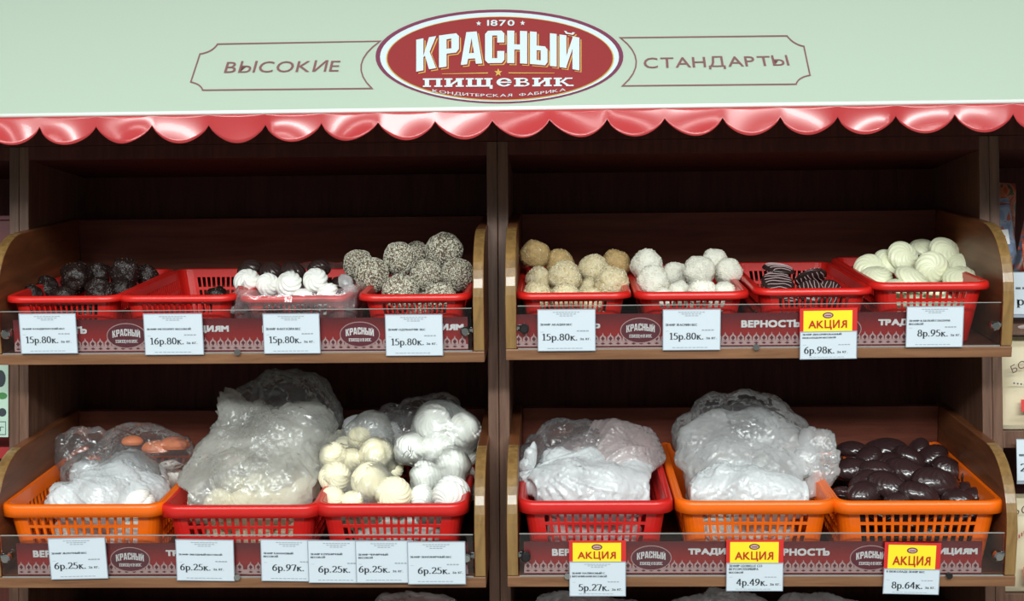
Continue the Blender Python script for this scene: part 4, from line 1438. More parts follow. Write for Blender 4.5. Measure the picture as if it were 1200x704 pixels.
# ================================================================== BAGS
def crease(x, f, seed, amp):
    """sharp folds: the skin dips along the borders of stretched cells and is flat in between"""
    a = x[f[:, 1]] - x[f[:, 0]]; b = x[f[:, 2]] - x[f[:, 0]]
    nf = np.cross(a, b)
    n = np.zeros_like(x)
    for k in range(3):
        for q in range(3):
            n[:, q] += np.bincount(f[:, k], weights=nf[:, q], minlength=len(x))
    n /= np.linalg.norm(n, axis=1)[:, None] + 1e-12
    rs = np.random.RandomState(seed + 100)
    out = np.zeros(len(x))
    for sc_, am, st in ((26, .0062, .16), (50, .0032, .20), (110, .0009, .30)):
        R_ = Euler(tuple(rs.uniform(0, 6.28, 3))).to_matrix()
        R_ = np.array(R_)
        y_ = (x @ R_.T) * sc_ * np.array([1, st, 1])
        wob = np.array([noise.noise(Vector(p * .7)) for p in y_])
        y_ = y_ + wob[:, None] * .5
        for i, p in enumerate(y_):
            d, _ = noise.voronoi(Vector(p))
            out[i] += am * (min(.55, d[1] - d[0]) - .2)
    return x + n * (out * amp)[:, None]


def crumple(center, blobs, sub=5, excess=1.12, seed=1, pull=.06, iters=70, smooth=.12, clampbox=None, blur=3, wr=1.0, crs=1.0, pleat=None):
    """a bag's skin: starts around a set of spheres, is given too much material and buckles into wrinkles"""
    v, f, e = ICO[sub]
    c = np.array(center)
    R = np.full(len(v), 1e-3)
    for b, r in blobs:
        o = np.array(b) - c
        dp = v @ o
        disc_ = dp ** 2 - (o @ o - r * r)
        t = np.where(disc_ > 0, dp + np.sqrt(np.maximum(disc_, 0)), 0)
        R = np.maximum(R, t)
    # neighbours average
    deg = np.bincount(e.ravel(), minlength=len(v)).astype(float)

    def lap(x):
        out = np.zeros_like(x)
        for k in range(x.shape[1]):
            out[:, k] = np.bincount(e[:, 0], weights=x[e[:, 1], k], minlength=len(v)) + np.bincount(e[:, 1], weights=x[e[:, 0], k], minlength=len(v))
        return out / deg[:, None]
    Rr = R[:, None]
    for _ in range(blur * (14 if sub > 5 else 4) + 6):
        Rr = .5 * Rr + .5 * lap(Rr)
    T = c + v * Rr
    rs = np.random.RandomState(seed)
    x = T.copy()
    # smooth random push so that it buckles in folds
    nz = rs.randn(len(v), 3)
    for _ in range(4):
        nz = lap(nz)
    x += nz / nz.std() * .0022 * wr
    L0 = np.linalg.norm(T[e[:, 0]] - T[e[:, 1]], axis=1)
    mid = (v[e[:, 0]] + v[e[:, 1]]) / 2
    fld = np.array([noise.noise(Vector(m_) * 2.2 + Vector((seed, 0, 0))) for m_ in mid])
    fld2 = np.array([noise.noise(Vector(m_) * 6 + Vector((0, seed, 0))) for m_ in mid])
    rest = L0 * (1 + (excess - 1) * (1 + 1.6 * fld + 1.0 * fld2))
    d0 = np.clip(fld, 0, 1)
    for it in range(iters):
        x += pull * (T - x)
        for _ in range(2):
            d = x[e[:, 1]] - x[e[:, 0]]
            L = np.linalg.norm(d, axis=1) + 1e-9
            k = ((L - rest) / L * .5)[:, None] * d
            acc = np.zeros_like(x)
            for q in range(3):
                acc[:, q] = np.bincount(e[:, 0], weights=k[:, q], minlength=len(v)) - np.bincount(e[:, 1], weights=k[:, q], minlength=len(v))
            x += acc / deg[:, None] * 2.2
        x += smooth * (lap(x) - x)
        if it == iters - 1 and crs:
            x = crease(x, f, seed, crs)
            if pleat is not None:
                g_, n_, am_ = pleat
                rel = x - np.array(g_)
                wv = np.array([noise.noise(Vector(q_) * 14 + Vector((seed, 0, 0))) for q_ in x])
                th = np.arctan2(rel[:, 2], rel[:, 0]) + .22 * wv
                ds = np.linalg.norm(rel, axis=1)
                rg = (1 - np.abs(np.sin(th * n_))) ** 2.0 + .5 * (1 - np.abs(np.sin(th * n_ * 2.3 + 1))) ** 2.5
                out_ = x - c
                out_ /= np.linalg.norm(out_, axis=1)[:, None]
                x = x + out_ * (am_ * rg * np.clip(ds / .02, 0, 1) * np.clip((.13 - ds) / .05, .25, 1))[:, None]
        if clampbox is not None:
            bm_, lo, hi, zr = clampbox
            q = (x - bm_[:3, 3]) @ bm_[:3, :3]           # into basket space
            low = q[:, 2] < zr
            for a in (0, 1):
                q[low, a] = np.clip(q[low, a], lo[a], hi[a])
            q[:, 2] = np.maximum(q[:, 2], lo[2])
            q[:, 1] = np.minimum(q[:, 1], hi[1] + .02)
            x = q @ bm_[:3, :3].T + bm_[:3, 3]
    return x, f


def box_of(bk, ins=.014):
    if bk is None:
        return None
    return (np.array(bk['M']), (-bk['hw'] + ins, bk['o'] + ins - .002, .004), (bk['hw'] - ins, bk['D'] - bk['o'] - ins, 0), bk['h'] + .001)


def skin(name, m, center, blobs, parent, bk=None, subd=1, ins=.012, **kw):
    big = max(r for _, r in blobs) > .024
    kw.setdefault('sub', 6 if big else 5)
    x, f = crumple(center, blobs, clampbox=box_of(bk, ins), **kw)
    org = np.array(parent.matrix_world.translation) if parent is not None else x.mean(0)
    mb = MB()
    mb.raw([tuple(p) for p in (x - org)], [tuple(int(i) for i in q) for q in f])
    o = mb.obj(name, m, parent, smooth=True)
    if parent is None:
        o.location = Vector(org)
    return o


def B(px, py, rp, Y):
    p = WC(px, py, Y)
    return (tuple(p), rp * Y / F)


F_MILK = film('milky_bag_film', (244, 247, 249), .82, .45, .22, .30, .2)
F_MID = film('cloudy_bag_film', (244, 244, 244), .40, .48, .20, .32, .4, 14)
F_CLEAR = film('clear_bag_film', (225, 228, 230), .06, .50, .16, .22, .6, 14)
F_PINK = film('pinkish_bag_film', (232, 214, 214), .45, .48, .20, .32, .35, 14)
F_TALL = film('greenish_cloudy_film', (242, 240, 232), .33, .52, .18, .34, .6, 13)
F_THIN = film('thin_bag_film', (236, 238, 236), .17, .6, .18, .16, .5)
F_CREAM = film('cream_milky_film', (238, 236, 220), .46, .55, .20, .35, .3)


def bag_root(label, at, group=None):
    t = thing('plastic_bag', label, 'bag', at, group=group)
    bpy.context.view_layer.update()
    return t


def fill(parent_unused, bk, pts, mk, lab, grp):
    for k, (x, y, z, r) in enumerate(pts):
        M = bk['M'] @ Matrix.Translation((x, y, z)) @ Euler((.5 + .4 * math.sin(k * 2.1), .5 * math.sin(k * 1.3), k * 1.7)).to_matrix().to_4x4() @ Matrix.Scale(r, 4)
        mk(k, M, lab, 'sweet', grp)


M_PK = mat('pale_pink_marshmallow', (240, 214, 212), .55, .3, sss=.1)
M_CR = mat('cream_marshmallow', (250, 240, 208), .55, .3, sss=.1)
M_OR = mat('orange_marshmallow', (228, 130, 84), .55, .3)
mk_pink = maker('pink_swirl', [[('body', doubled(swirl('pink_swirl', M_PK, 11, 1.0, .09, .1, .8, seed=s, n1=60, n2=16)), None)] for s in (41, 42)])
mk_white = maker('white_swirl', [[('body', doubled(swirl('white_swirl', M_ZW, 14, 1.2, .11, .1, .72, seed=s, n2=18, zr=.8)), None)] for s in (43, 44)])
mk_cream = maker('cream_swirl', [[('body', doubled(swirl('cream_swirl', M_CR, 15, 1.2, .11, .1, .72, seed=s, n2=18, zr=.8)), None)] for s in (45, 46)])


def grid_pts(bk, rows, r, zs):
    out = []
    for z, nx_, ny_ in zs:
        for j in range(ny_):
            for i in range(nx_):
                out.append(((i - (nx_ - 1) / 2) * (2 * (bk['hw'] - r - .022)) / max(1, nx_ - 1), .078 + j * (bk['D'] - .135) / max(1, ny_ - 1), z, r * (1 + .06 * math.sin(i * 3 + j * 5))))
    return out


# --- A: flat bag in the left orange basket
A = BK['A']
fill(None, A, grid_pts(A, 2, .019, [(.022, 4, 4), (.055, 3, 3)]), mk_white, 'white swirl sweet inside the flat bag in the left orange basket', 'bagged white swirls in the left orange basket')
ra = bag_root('flat white plastic bag of sweets filling the left orange basket', A['M'] @ Vector((0, .1, .03)))
skin('filled_bag', F_MILK, WC(115, 585, 1.55), [B(75, 590, 22, 1.52), B(110, 577, 28, 1.54), B(140, 570, 30, 1.56), B(165, 585, 22, 1.55), B(120, 592, 35, 1.53), B(100, 555, 22, 1.62), B(150, 548, 26, 1.64), B(180, 560, 22, 1.64), B(183, 578, 22, 1.58), B(70, 580, 20, 1.56)], ra, A, pleat=(WC(70, 560, 1.55), 10, .0030), crs=.6, seed=3, excess=1.16)
skin('loose_film', F_CLEAR, WC(150, 540, 1.64), [B(90, 555, 22, 1.60), B(120, 548, 28, 1.63), B(150, 530, 34, 1.66), B(180, 525, 28, 1.68), B(205, 530, 24, 1.69), B(150, 560, 36, 1.60)], ra, A, seed=4, excess=1.2)
rb = bag_root('small clear bag puffed up at the back left of the left orange basket', WC(90, 525, 1.66))
skin('puffed_film', F_CLEAR, WC(88, 525, 1.67), [B(75, 525, 17, 1.66), B(95, 522, 20, 1.68), B(112, 520, 20, 1.69), B(80, 540, 16, 1.65), B(105, 540, 20, 1.67)], rb, None, seed=5, excess=1.22)
for k, (px, py, r_, lab) in enumerate([(205, 522, 14, 'orange tinted sweet inside the clear bag behind the left orange basket'), (183, 526, 13, 'orange tinted sweet left of the brightest one inside the clear bag'), (85, 543, 9, 'small orange tinted sweet inside the puffed up clear bag'), (155, 518, 10, 'dull orange sweet farthest left under the clear film')]):
    Y = 1.69
    o = bpy.data.objects.new('orange_sweet', cv[k % 4][0][1].copy()); o.data.materials.clear(); o.data.materials.append(M_OR)
    link(o); o.matrix_world = Matrix.Translation(WC(px, py, Y)) @ Matrix.Scale(r_ * Y / F, 4)
    tag(o, lab, 'sweet', 'orange tinted sweets')

# --- B: tall crumpled bag in the red basket
Bk = BK['B']
fill(None, Bk, grid_pts(Bk, 2, .019, [(.022, 4, 4), (.055, 4, 3)]), mk_cream, 'cream swirl sweet inside the tall crumpled bag', 'bagged cream swirls in the middle red basket')
rb = bag_root('tall crumpled clear bag of cream sweets rising from the middle red basket', Bk['M'] @ Vector((0, .1, .03)))
skin('filled_bag', F_TALL, WC(285, 570, 1.57), [B(225, 585, 30, 1.52), B(245, 565, 35, 1.55), B(280, 575, 50, 1.54), B(330, 575, 45, 1.54), B(350, 560, 36, 1.56), B(270, 540, 42, 1.60), B(320, 530, 48, 1.60), B(345, 520, 40, 1.62)], rb, Bk, pleat=(WC(340, 500, 1.58), 14, .0040), crs=.7, seed=8, excess=1.2)
skin('gathered_film', F_TALL, WC(290, 530, 1.62), [B(268, 470, 15, 1.62), B(280, 490, 22, 1.62), B(300, 500, 28, 1.62), B(275, 520, 30, 1.62), B(330, 520, 42, 1.60), B(360, 505, 36, 1.62), B(300, 550, 50, 1.60)], rb, Bk, pleat=(WC(285, 470, 1.60), 13, .0050), crs=.6, seed=9, excess=1.22, smooth=.09, blur=1)
skin('loose_film', F_CLEAR, WC(335, 500, 1.66), [B(290, 475, 24, 1.66), B(325, 465, 32, 1.67), B(360, 470, 33, 1.67), B(378, 490, 26, 1.67), B(345, 505, 45, 1.65), B(300, 500, 35, 1.65)], rb, None, seed=10, excess=1.25, smooth=.09)
rb2 = bag_root('thin clear bag crest standing behind the tall crumpled bag', WC(330, 470, 1.71))
skin('puffed_film', F_CLEAR, WC(335, 480, 1.71), [B(320, 460, 26, 1.71), B(345, 462, 30, 1.715), B(372, 480, 26, 1.71), B(330, 500, 36, 1.70)], rb2, None, seed=12, excess=1.2)

# --- C: two clear bags of swirls
Ck = BK['C']
cz = lambda x, y: (360 + x / 5.027, 460 + y / 5.027)
cl = [(155, 370, 72, 1.55, 'at the left edge of the yellowish bag, upper'), (165, 500, 85, 1.53, 'large one at the left of the yellowish bag'), (255, 400, 70, 1.56, 'in the middle of the yellowish bag, upright'), (310, 265, 62, 1.60, 'topmost in the yellowish bag, most yellow'),
      (405, 360, 88, 1.56, 'at the upper right of the yellowish bag'), (370, 520, 98, 1.52, 'in the centre of the yellowish bag'), (510, 600, 95, 1.50, 'at the lower right of the yellowish bag, pinkish base'), (150, 620, 62, 1.50, 'low at the left, above the red rim'), (265, 645, 60, 1.50, 'low in the middle, cut by the red rim'), (500, 450, 60, 1.58, 'at the right edge of the yellowish bag')]
ori = [(30, -40, 0), (70, -15, 0), (50, 20, 0), (20, 10, 0), (60, 10, 30), (64, 25, 20), (66, -35, 10), (70, -20, 0), (40, 0, 0), (50, 30, 0)]
Mi = Ck['M'].inverted()
for k, (x, y, r_, Y, lab) in enumerate(cl):
    px, py = cz(x, y)
    mk_cream(k, Matrix.Translation(WC(px, py, Y)) @ Euler([math.radians(a) for a in ori[k]]).to_matrix().to_4x4() @ Matrix.Scale(r_ / 5.027 * Y / F * 1.14, 4), 'cream swirl sweet ' + lab, 'sweet', 'cream swirls in the yellowish bag')
cr = [(740, 180, 100, 1.60, 'topmost left in the white bag'), (925, 220, 92, 1.585, 'at the top right of the white bag'), (610, 330, 88, 1.56, 'at the left edge beside the pen scribble'), (770, 330, 95, 1.57, 'in the upper middle of the white bag'), (860, 430, 92, 1.54, 'right of centre in the white bag'),
      (700, 490, 85, 1.53, 'left of centre, low in the white bag'), (850, 600, 100, 1.50, 'at the lower right above the red rim'), (675, 620, 72, 1.51, 'at the bottom left of the white bag'), (930, 490, 60, 1.58, 'at the right edge, half hidden')]
for k, (x, y, r_, Y, lab) in enumerate(cr):
    px, py = cz(x, y)
    mk_white(k, Matrix.Translation(WC(px, py, Y)) @ Euler((1.1 - .2 * (k % 3), .4 * math.sin(k * 2), k * .5)).to_matrix().to_4x4() @ Matrix.Scale(r_ / 5.027 * Y / F * 1.12, 4), 'white swirl sweet ' + lab, 'sweet', 'white swirls in the white bag')
fill(None, Ck, grid_pts(Ck, 1, .018, [(.022, 4, 4)]), mk_white, 'white swirl sweet at the bottom of the red basket, glimpsed through its holes', 'hidden white swirls under the two bags')
bx_ = [(225, 330, 70, 1.62), (330, 430, 75, 1.60), (240, 560, 75, 1.57), (440, 480, 70, 1.62), (430, 620, 70, 1.56), (230, 440, 70, 1.60)]
for k, (x, y, r_, Y) in enumerate(bx_):
    px, py = cz(x, y)
    mk_cream(k, Matrix.Translation(WC(px, py, Y)) @ Euler((.8, .3 * k, k)).to_matrix().to_4x4() @ Matrix.Scale(r_ / 5.027 * Y / F * 1.1, 4), 'cream swirl sweet hidden behind the front ones in the yellowish bag', 'sweet', 'hidden cream swirls in the yellowish bag')
bx_ = [(840, 310, 80, 1.63), (700, 400, 78, 1.61), (790, 520, 75, 1.59), (780, 640, 70, 1.55), (940, 360, 72, 1.62), (940, 580, 60, 1.57), (680, 250, 70, 1.63)]
for k, (x, y, r_, Y) in enumerate(bx_):
    px, py = cz(x, y)
    mk_white(k, Matrix.Translation(WC(px, py, Y)) @ Euler((.8, .3 * k, k)).to_matrix().to_4x4() @ Matrix.Scale(r_ / 5.027 * Y / F * 1.1, 4), 'white swirl sweet hidden behind the front ones in the white bag', 'sweet', 'hidden white swirls in the white bag')
rc = bag_root('clear bag of yellowish cream swirls, left of two in the red basket', WC(420, 590, 1.56))
skin('film', F_THIN, WC(425, 545, 1.56), [B(*cz(x, y), r_ / 5.027 * 1.22, Y) for x, y, r_, Y, l in cl] + [B(435, 510, 30, 1.62), B(400, 525, 22, 1.60), B(425, 590, 36, 1.54)], rc, Ck, seed=14, excess=1.12, blur=2, pull=.12, ins=.008)
skin('gathered_top', F_MID, WC(438, 520, 1.63), [B(415, 502, 16, 1.64), B(435, 500, 20, 1.64), B(452, 515, 20, 1.63), B(430, 525, 24, 1.62)], rc, None, seed=15, excess=1.2)
rc = bag_root('clear bag of white swirls with a pen scribble, right of two in the red basket', WC(512, 590, 1.56))
skin('film', F_THIN, WC(513, 540, 1.57), [B(*cz(x, y), r_ / 5.027 * 1.22, Y) for x, y, r_, Y, l in cr] + [B(515, 500, 34, 1.60), B(535, 510, 28, 1.59), B(512, 590, 34, 1.54)], rc, Ck, seed=16, excess=1.12, blur=2, pull=.12, ins=.008)
# pen scribble on the right bag
sc_pts = [(472, 536), (474, 531), (477, 528), (479, 531), (477, 535), (481, 531), (482, 524), (479, 522), (478, 526), (481, 529), (484, 527), (482, 534), (479, 536)]
q = MB().tube([tuple(WC(a, b, 1.497) - WC(477, 530, 1.497)) for a, b in sc_pts], .0004, 5)
so = q.obj('pen_scribble', M_INK, rc); so.matrix_world = Matrix.Translation(WC(477, 530, 1.497))
rc = bag_root('thin clear film sticking up behind the two bags of swirls', WC(480, 495, 1.70))
skin('puffed_film', F_CLEAR, WC(475, 500, 1.70), [B(460, 490, 18, 1.70), B(485, 485, 20, 1.70), B(520, 480, 22, 1.69), B(480, 510, 28, 1.69)], rc, None, seed=18, excess=1.2)

# --- D: red basket, lower right tray
Dk = BK['D']
fill(None, Dk, grid_pts(Dk, 2, .019, [(.022, 4, 4), (.055, 3, 3)]), mk_pink, 'pale pink swirl sweet inside the bag in the left red basket of the right tray', 'bagged pink swirls')
rd = bag_root('pinkish white crumpled bag filling the left red basket of the right tray', Dk['M'] @ Vector((0, .1, .03)))
skin('filled_bag', F_MILK, WC(690, 565, 1.56), [B(640, 570, 26, 1.53), B(670, 575, 38, 1.53), B(710, 580, 38, 1.53), B(745, 575, 30, 1.54), B(655, 550, 26, 1.57), B(690, 560, 34, 1.56), B(735, 565, 36, 1.57)], rd, Dk, pleat=(WC(628, 545, 1.54), 12, .0032), crs=.6, seed=21, excess=1.18, blur=2)
skin('pleated_film', F_PINK, WC(710, 550, 1.61), [B(680, 545, 34, 1.62), B(715, 530, 38, 1.63), B(742, 530, 32, 1.63), B(755, 548, 28, 1.61), B(765, 560, 18, 1.58), B(725, 560, 45, 1.59), B(650, 550, 25, 1.60)], rd, Dk, pleat=(WC(668, 572, 1.55), 11, .0050), crs=.5, seed=22, excess=1.2, blur=1, smooth=.09)
skin('loose_film', F_CLEAR, WC(670, 535, 1.64), [B(635, 525, 20, 1.64), B(655, 515, 24, 1.65), B(685, 512, 22, 1.66), B(715, 515, 24, 1.66), B(650, 540, 30, 1.62), B(690, 545, 45, 1.62), B(620, 530, 14, 1.58), B(618, 545, 12, 1.55), B(618, 560, 10, 1.54)], rd, None, seed=23, excess=1.25, smooth=.08, blur=1)
skin('bag_mouth', F_MILK, WC(625, 550, 1.53), [B(627, 520, 6, 1.54), B(622, 532, 8, 1.53), B(616, 545, 8, 1.53), B(615, 560, 8, 1.53), B(622, 572, 9, 1.53), B(636, 560, 12, 1.54), B(645, 545, 10, 1.55), B(640, 575, 16, 1.53)], rd, None, seed=24, excess=1.2, blur=0)

# --- E: orange basket, big bag
Ek = BK['E']
fill(None, Ek, grid_pts(Ek, 2, .019, [(.022, 4, 4), (.055, 3, 3)]), mk_white, 'white swirl sweet inside the big bag in the middle orange basket', 'bagged white swirls in the middle orange basket')
re_ = bag_root('big puffed plastic bag bulging out of the middle orange basket', Ek['M'] @ Vector((0, .1, .03)))
skin('filled_bag', F_MILK, WC(870, 575, 1.55), [B(825, 580, 24, 1.52), B(850, 572, 30, 1.53), B(880, 580, 34, 1.52), B(915, 582, 30, 1.52), B(940, 585, 22, 1.52), B(845, 562, 18, 1.53), B(870, 565, 28, 1.55)], re_, Ek, pleat=(WC(790, 600, 1.54), 13, .0028), crs=.6, seed=31, excess=1.18, blur=2)
skin('puffed_film', F_MID, WC(865, 545, 1.62), [B(820, 520, 28, 1.62), B(815, 545, 25, 1.59), B(845, 520, 40, 1.64), B(885, 520, 42, 1.64), B(915, 535, 40, 1.62), B(935, 560, 36, 1.58), B(850, 560, 48, 1.58), B(900, 565, 42, 1.56)], re_, Ek, pleat=(WC(950, 580, 1.54), 12, .0035), crs=.7, seed=32, excess=1.18, blur=1)
skin('thin_crest', F_CLEAR, WC(865, 520, 1.66), [B(815, 510, 28, 1.66), B(840, 490, 28, 1.68), B(870, 486, 28, 1.69), B(900, 492, 28, 1.68), B(925, 510, 26, 1.66), B(870, 520, 50, 1.65)], re_, None, seed=33, excess=1.2, blur=1)
skin('side_bulge', F_MID, WC(962, 545, 1.56), [B(950, 515, 14, 1.57), B(965, 518, 16, 1.565), B(973, 535, 12, 1.55), B(972, 552, 12, 1.55), B(958, 560, 16, 1.55), B(950, 540, 22, 1.56), B(948, 580, 12, 1.52)], re_, None, seed=34, excess=1.25, blur=1, smooth=.08)

# --- bags in the bottom trays
for k, (bl, lab) in enumerate([
        ([(455, 720, 28), (490, 715, 24), (520, 722, 26)], 'dark clear bag top at the bottom edge under the lower left tray'),
        ([(640, 720, 26), (670, 716, 26), (700, 722, 26), (740, 722, 24)], 'clear bag top at the bottom edge under the 5р.27к. card'),
        ([(800, 725, 28), (840, 718, 28), (880, 722, 30)], 'clear bag top at the bottom edge, directly under the 4р.49к. card'),
        ([(930, 722, 28), (965, 720, 28), (1000, 724, 24)], 'clear bag top at the bottom edge left of the 8р.64к. card')]):
    Y = 1.60
    xm = sum(b[0] for b in bl) / len(bl)
    pb = WC(xm, 720, Y)
    r_ = bag_root(lab, Vector((pb.x, Y, EYE.z - .50)))
    bls = [B(x, y, r, Y) for x, y, r in bl]
    low = [((p[0], Y, EYE.z - .455), .042) for p, rr_ in bls]
    skin('puffed_film', F_CLEAR if k == 0 else F_MID, (pb.x, Y, EYE.z - .40), bls + low + [((pb.x, Y, EYE.z - .40), .06)], r_, None, seed=50 + k, excess=1.22)

# film wrapped round basket 3
B3 = BK[3]
r3 = bag_root('clear plastic film wrapped round the third red basket', B3['M'] @ Vector((0, .0, .04)))
mb = MB()
nU, nV = 60, 14
pts, _ = rrect(B3['hw'] + .0145, -.004, B3['D'] + .004, .022, 10, 10, .02, .02, 6)
nU = len(pts)
vs = []
for j in range(nV + 1):
    v_ = j / nV
    for i, (x, y) in enumerate(pts):
        z = .004 + v_ * (B3['h'] + .0035)
        nzz = noise.noise(Vector((x * 60, y * 60, z * 45)))
        n2 = noise.noise(Vector((x * 160, y * 160 + 5, z * 120)))
        k_ = 1 + .05 * nzz + .03 * n2
        inn = (1 - v_) * .06
        x_, y_ = x * (k_ - inn), (y - B3['D'] / 2) * (k_ * .99 - inn * .5) + B3['D'] / 2
        if v_ > .93:
            x_ *= .955; y_ = (y_ - B3['D'] / 2) * .965 + B3['D'] / 2
        vs.append(B3['M'] @ Vector((x_, y_, z + .004 * nzz * v_)) - r3.matrix_world.translation)
fs = [(j * nU + i, j * nU + (i + 1) % nU, (j + 1) * nU + (i + 1) % nU, (j + 1) * nU + i) for j in range(nV) for i in range(nU)]
mb.raw(vs, fs)
mb.obj('wrap', film('wrap_film', (235, 215, 218), .14, .6, .14, .3, .6, 30), r3, smooth=True)
skin('crumpled_corner', F_MID, WC(408, 340, 1.48), [B(405, 330, 7, 1.49), B(412, 340, 8, 1.48), B(405, 352, 9, 1.48), B(410, 362, 6, 1.475), B(398, 322, 4, 1.50)], r3, None, seed=60, excess=1.3, blur=0, sub=4)
skin('crumpled_corner', F_MID, WC(278, 358, 1.48), [B(278, 352, 6, 1.48), B(274, 362, 6, 1.475), B(286, 363, 6, 1.475)], r3, None, seed=61, excess=1.3, blur=0, sub=4)

# ================================================================== NEIGHBOURING SHELVES
def slab(name, x0, x1, y0, y1, z0, z1, m, parent, loc, bevel=0.0):
    return MB().box(x0 - loc[0], x1 - loc[0], y0 - loc[1], y1 - loc[1], z0 - loc[2], z1 - loc[2]).obj(name, m, parent, bevel=bevel)


def zp(py, Y):
    return W(1185, py, Y).z


NXR = XR1 + .0118; NXL = XL0 - .0118
for side, x0, x1 in ((1, NXR, NXR + .3), (-1, NXL - .3, NXL)):
    loc = ((x0 + x1) / 2, YF, 0)
    xin0, xin1 = (x0 + .0115, x1) if side > 0 else (x0, x1 - .0115)
    nb = thing('neighbouring_shelf', 'dark wooden shelving beyond the %s side of the display' % ('right' if side > 0 else 'left'), 'shelf', loc)
    if side > 0:
        slab('side_panel', x0, x0 + .0115, YF, YB + .01, 0, ZT + .016, M_SIDE, nb, loc, .0008)
    else:
        slab('side_panel', x1 - .0115, x1, YF, YB + .01, 0, ZT + .016, M_SIDE, nb, loc, .0008)
    slab('back_panel', xin0, xin1, YB, YB + .008, 0, ZT, M_BACK, nb, loc)
    slab('top_panel', xin0, xin1, YF, YB, ZT, ZT + .016, M_BACK, nb, loc)
    slab('header_board', x0, x1, YF, YF + .016, ZT + .0165, ZT + .30, M_BACK, nb, loc)
    if side > 0:
        for pa, pb_ in ((505, 525), (375, 392)):
            slab('shelf_board', xin0, xin1, YF + .002, YB, zp(pb_, YF), zp(pa, YF), M_SIDE, nb, loc, .0006)
        slab('shelf_board', xin0, xin1, YF + .002, YB, zp(722, YF), zp(696, YF), M_SIDE, nb, loc, .0006)
    else:
        for pa, pb_ in ((276, 290), (520, 534)):
            slab('shelf_board', xin0, xin1, YF + .01, YB, zp(pb_, YF), zp(pa, YF), mat('red_shelf_strip', (150, 30, 32), .4), nb, loc, .0006)


def pouch(name, x, z, wd, h, d, Y, m, label, rot=0.0, prints=(), cat='packet', seed=1):
    """a filled packet: pillow shape with crimped top and bottom seams"""
    nu, nv = 18, 22
    vs = []
    rr = random.Random(seed)
    for sgn in (-1, 1):
        for j in range(nv + 1):
            v_ = j / nv
            for i in range(nu + 1):
                u = i / nu
                bul = (math.sin(PI * u) ** .6) * (math.sin(PI * min(1, max(0, (v_ - .05) / .9))) ** .5 if .05 < v_ < .95 else 0)
                nz_ = noise.noise(Vector((u * 4 + seed, v_ * 5, sgn * 3.0))) * .25 + noise.noise(Vector((u * 12 + seed, v_ * 13, sgn))) * .1
                vs.append(((u - .5) * wd * (1 - .05 * bul), sgn * d / 2 * bul * (1 + nz_) , v_ * h))
    n = (nu + 1) * (nv + 1)
    fs = []
    for s_ in (0, 1):
        for j in range(nv):
            for i in range(nu):
                a = s_ * n + j * (nu + 1) + i
                q_ = (a, a + 1, a + nu + 2, a + nu + 1)
                fs.append(q_ if s_ == 0 else tuple(reversed(q_)))
    mb = MB(); mb.raw(vs, fs)
    t = mb.obj(name, m, None, smooth=True)
    t.location = (x, Y, z); t.rotation_euler = (math.radians(-4), math.radians(rot), 0)
    tag(t, label, cat)
    for pn, fnc, pm in prints:
        q = MB(); fnc(q); q.obj(pn, pm, t)
    return t


M_CREAMB = mat('cream_paper_packet', (214, 198, 166), .5, bump=.2, bscale=60)
M_PINKB = mat('pale_pink_packet', (196, 176, 172), .35)


def foil(name, cols, scale):
    m = mat(name, (120, 120, 120), .3, .5)
    nt = m.node_tree
    tc = nt.nodes.new('ShaderNodeTexCoord'); n = nt.nodes.new('ShaderNodeTexNoise'); r = nt.nodes.new('ShaderNodeValToRGB')
    n.inputs['Scale'].default_value = scale; n.inputs['Detail'].default_value = 1.5; n.inputs['Distortion'].default_value = 1.2
    r.color_ramp.interpolation = 'CONSTANT'
    e = r.color_ramp.elements
    e[0].position = 0; e[0].color = lin(*cols[0]); e[1].position = .42; e[1].color = lin(*cols[1])
    for k, c in enumerate(cols[2:]):
        q = e.new(.52 + .09 * k); q.color = lin(*c)
    nt.links.new(tc.outputs['Object'], n.inputs['Vector']); nt.links.new(n.outputs['Fac'], r.inputs['Fac'])
    nt.links.new(r.outputs['Color'], nt.nodes['Principled BSDF'].inputs['Base Color'])
    return m


M_BLUEB = foil('blue_grey_printed_foil', [(150, 70, 60), (126, 140, 168), (150, 160, 184), (196, 96, 60)], 45)
M_REDB = foil('orange_printed_foil', [(120, 44, 40), (196, 84, 52), (214, 120, 80), (90, 96, 70)], 50)


def rect(q, x0, x1, z0, z1, y):
    q.raw([(x0, y, z0), (x1, y, z0), (x1, y, z1), (x0, y, z1)], [(0, 1, 2, 3)])


XN = NXR + .0125
sh1 = zp(505, YF); sh0 = zp(375, YF); sh2 = zp(696, YF)
# cream bag with brown lettering (upper), on the shelf behind the price card
def letters_bob(q):
    v, f, _ = text_geo('БОБ', .02)
    q.raw([(-.040 + a * .024 + b * -.003, -.0185, .064 + a * .012 + b * .0085) for a, b in v], f)
pouch('paper_packet', XN + .052, sh1 + .001, .10, .108, .026, 1.565, M_CREAMB, 'cream paper packet with brown letters on the right neighbouring shelf', 0,
      [('brown_lettering', letters_bob, mat('brown_print', (90, 60, 50), .5)), ('red_label', lambda q: rect(q, -.032, -.012, .020, .034, -.0185), M_PRED),
       ('grey_arc_print', lambda q: [rect(q, -.040 + i * .004, -.038 + i * .004, .052 - i * .0006, .054 - i * .0006, -.0185) for i in range(6)], M_INKG)], seed=3)


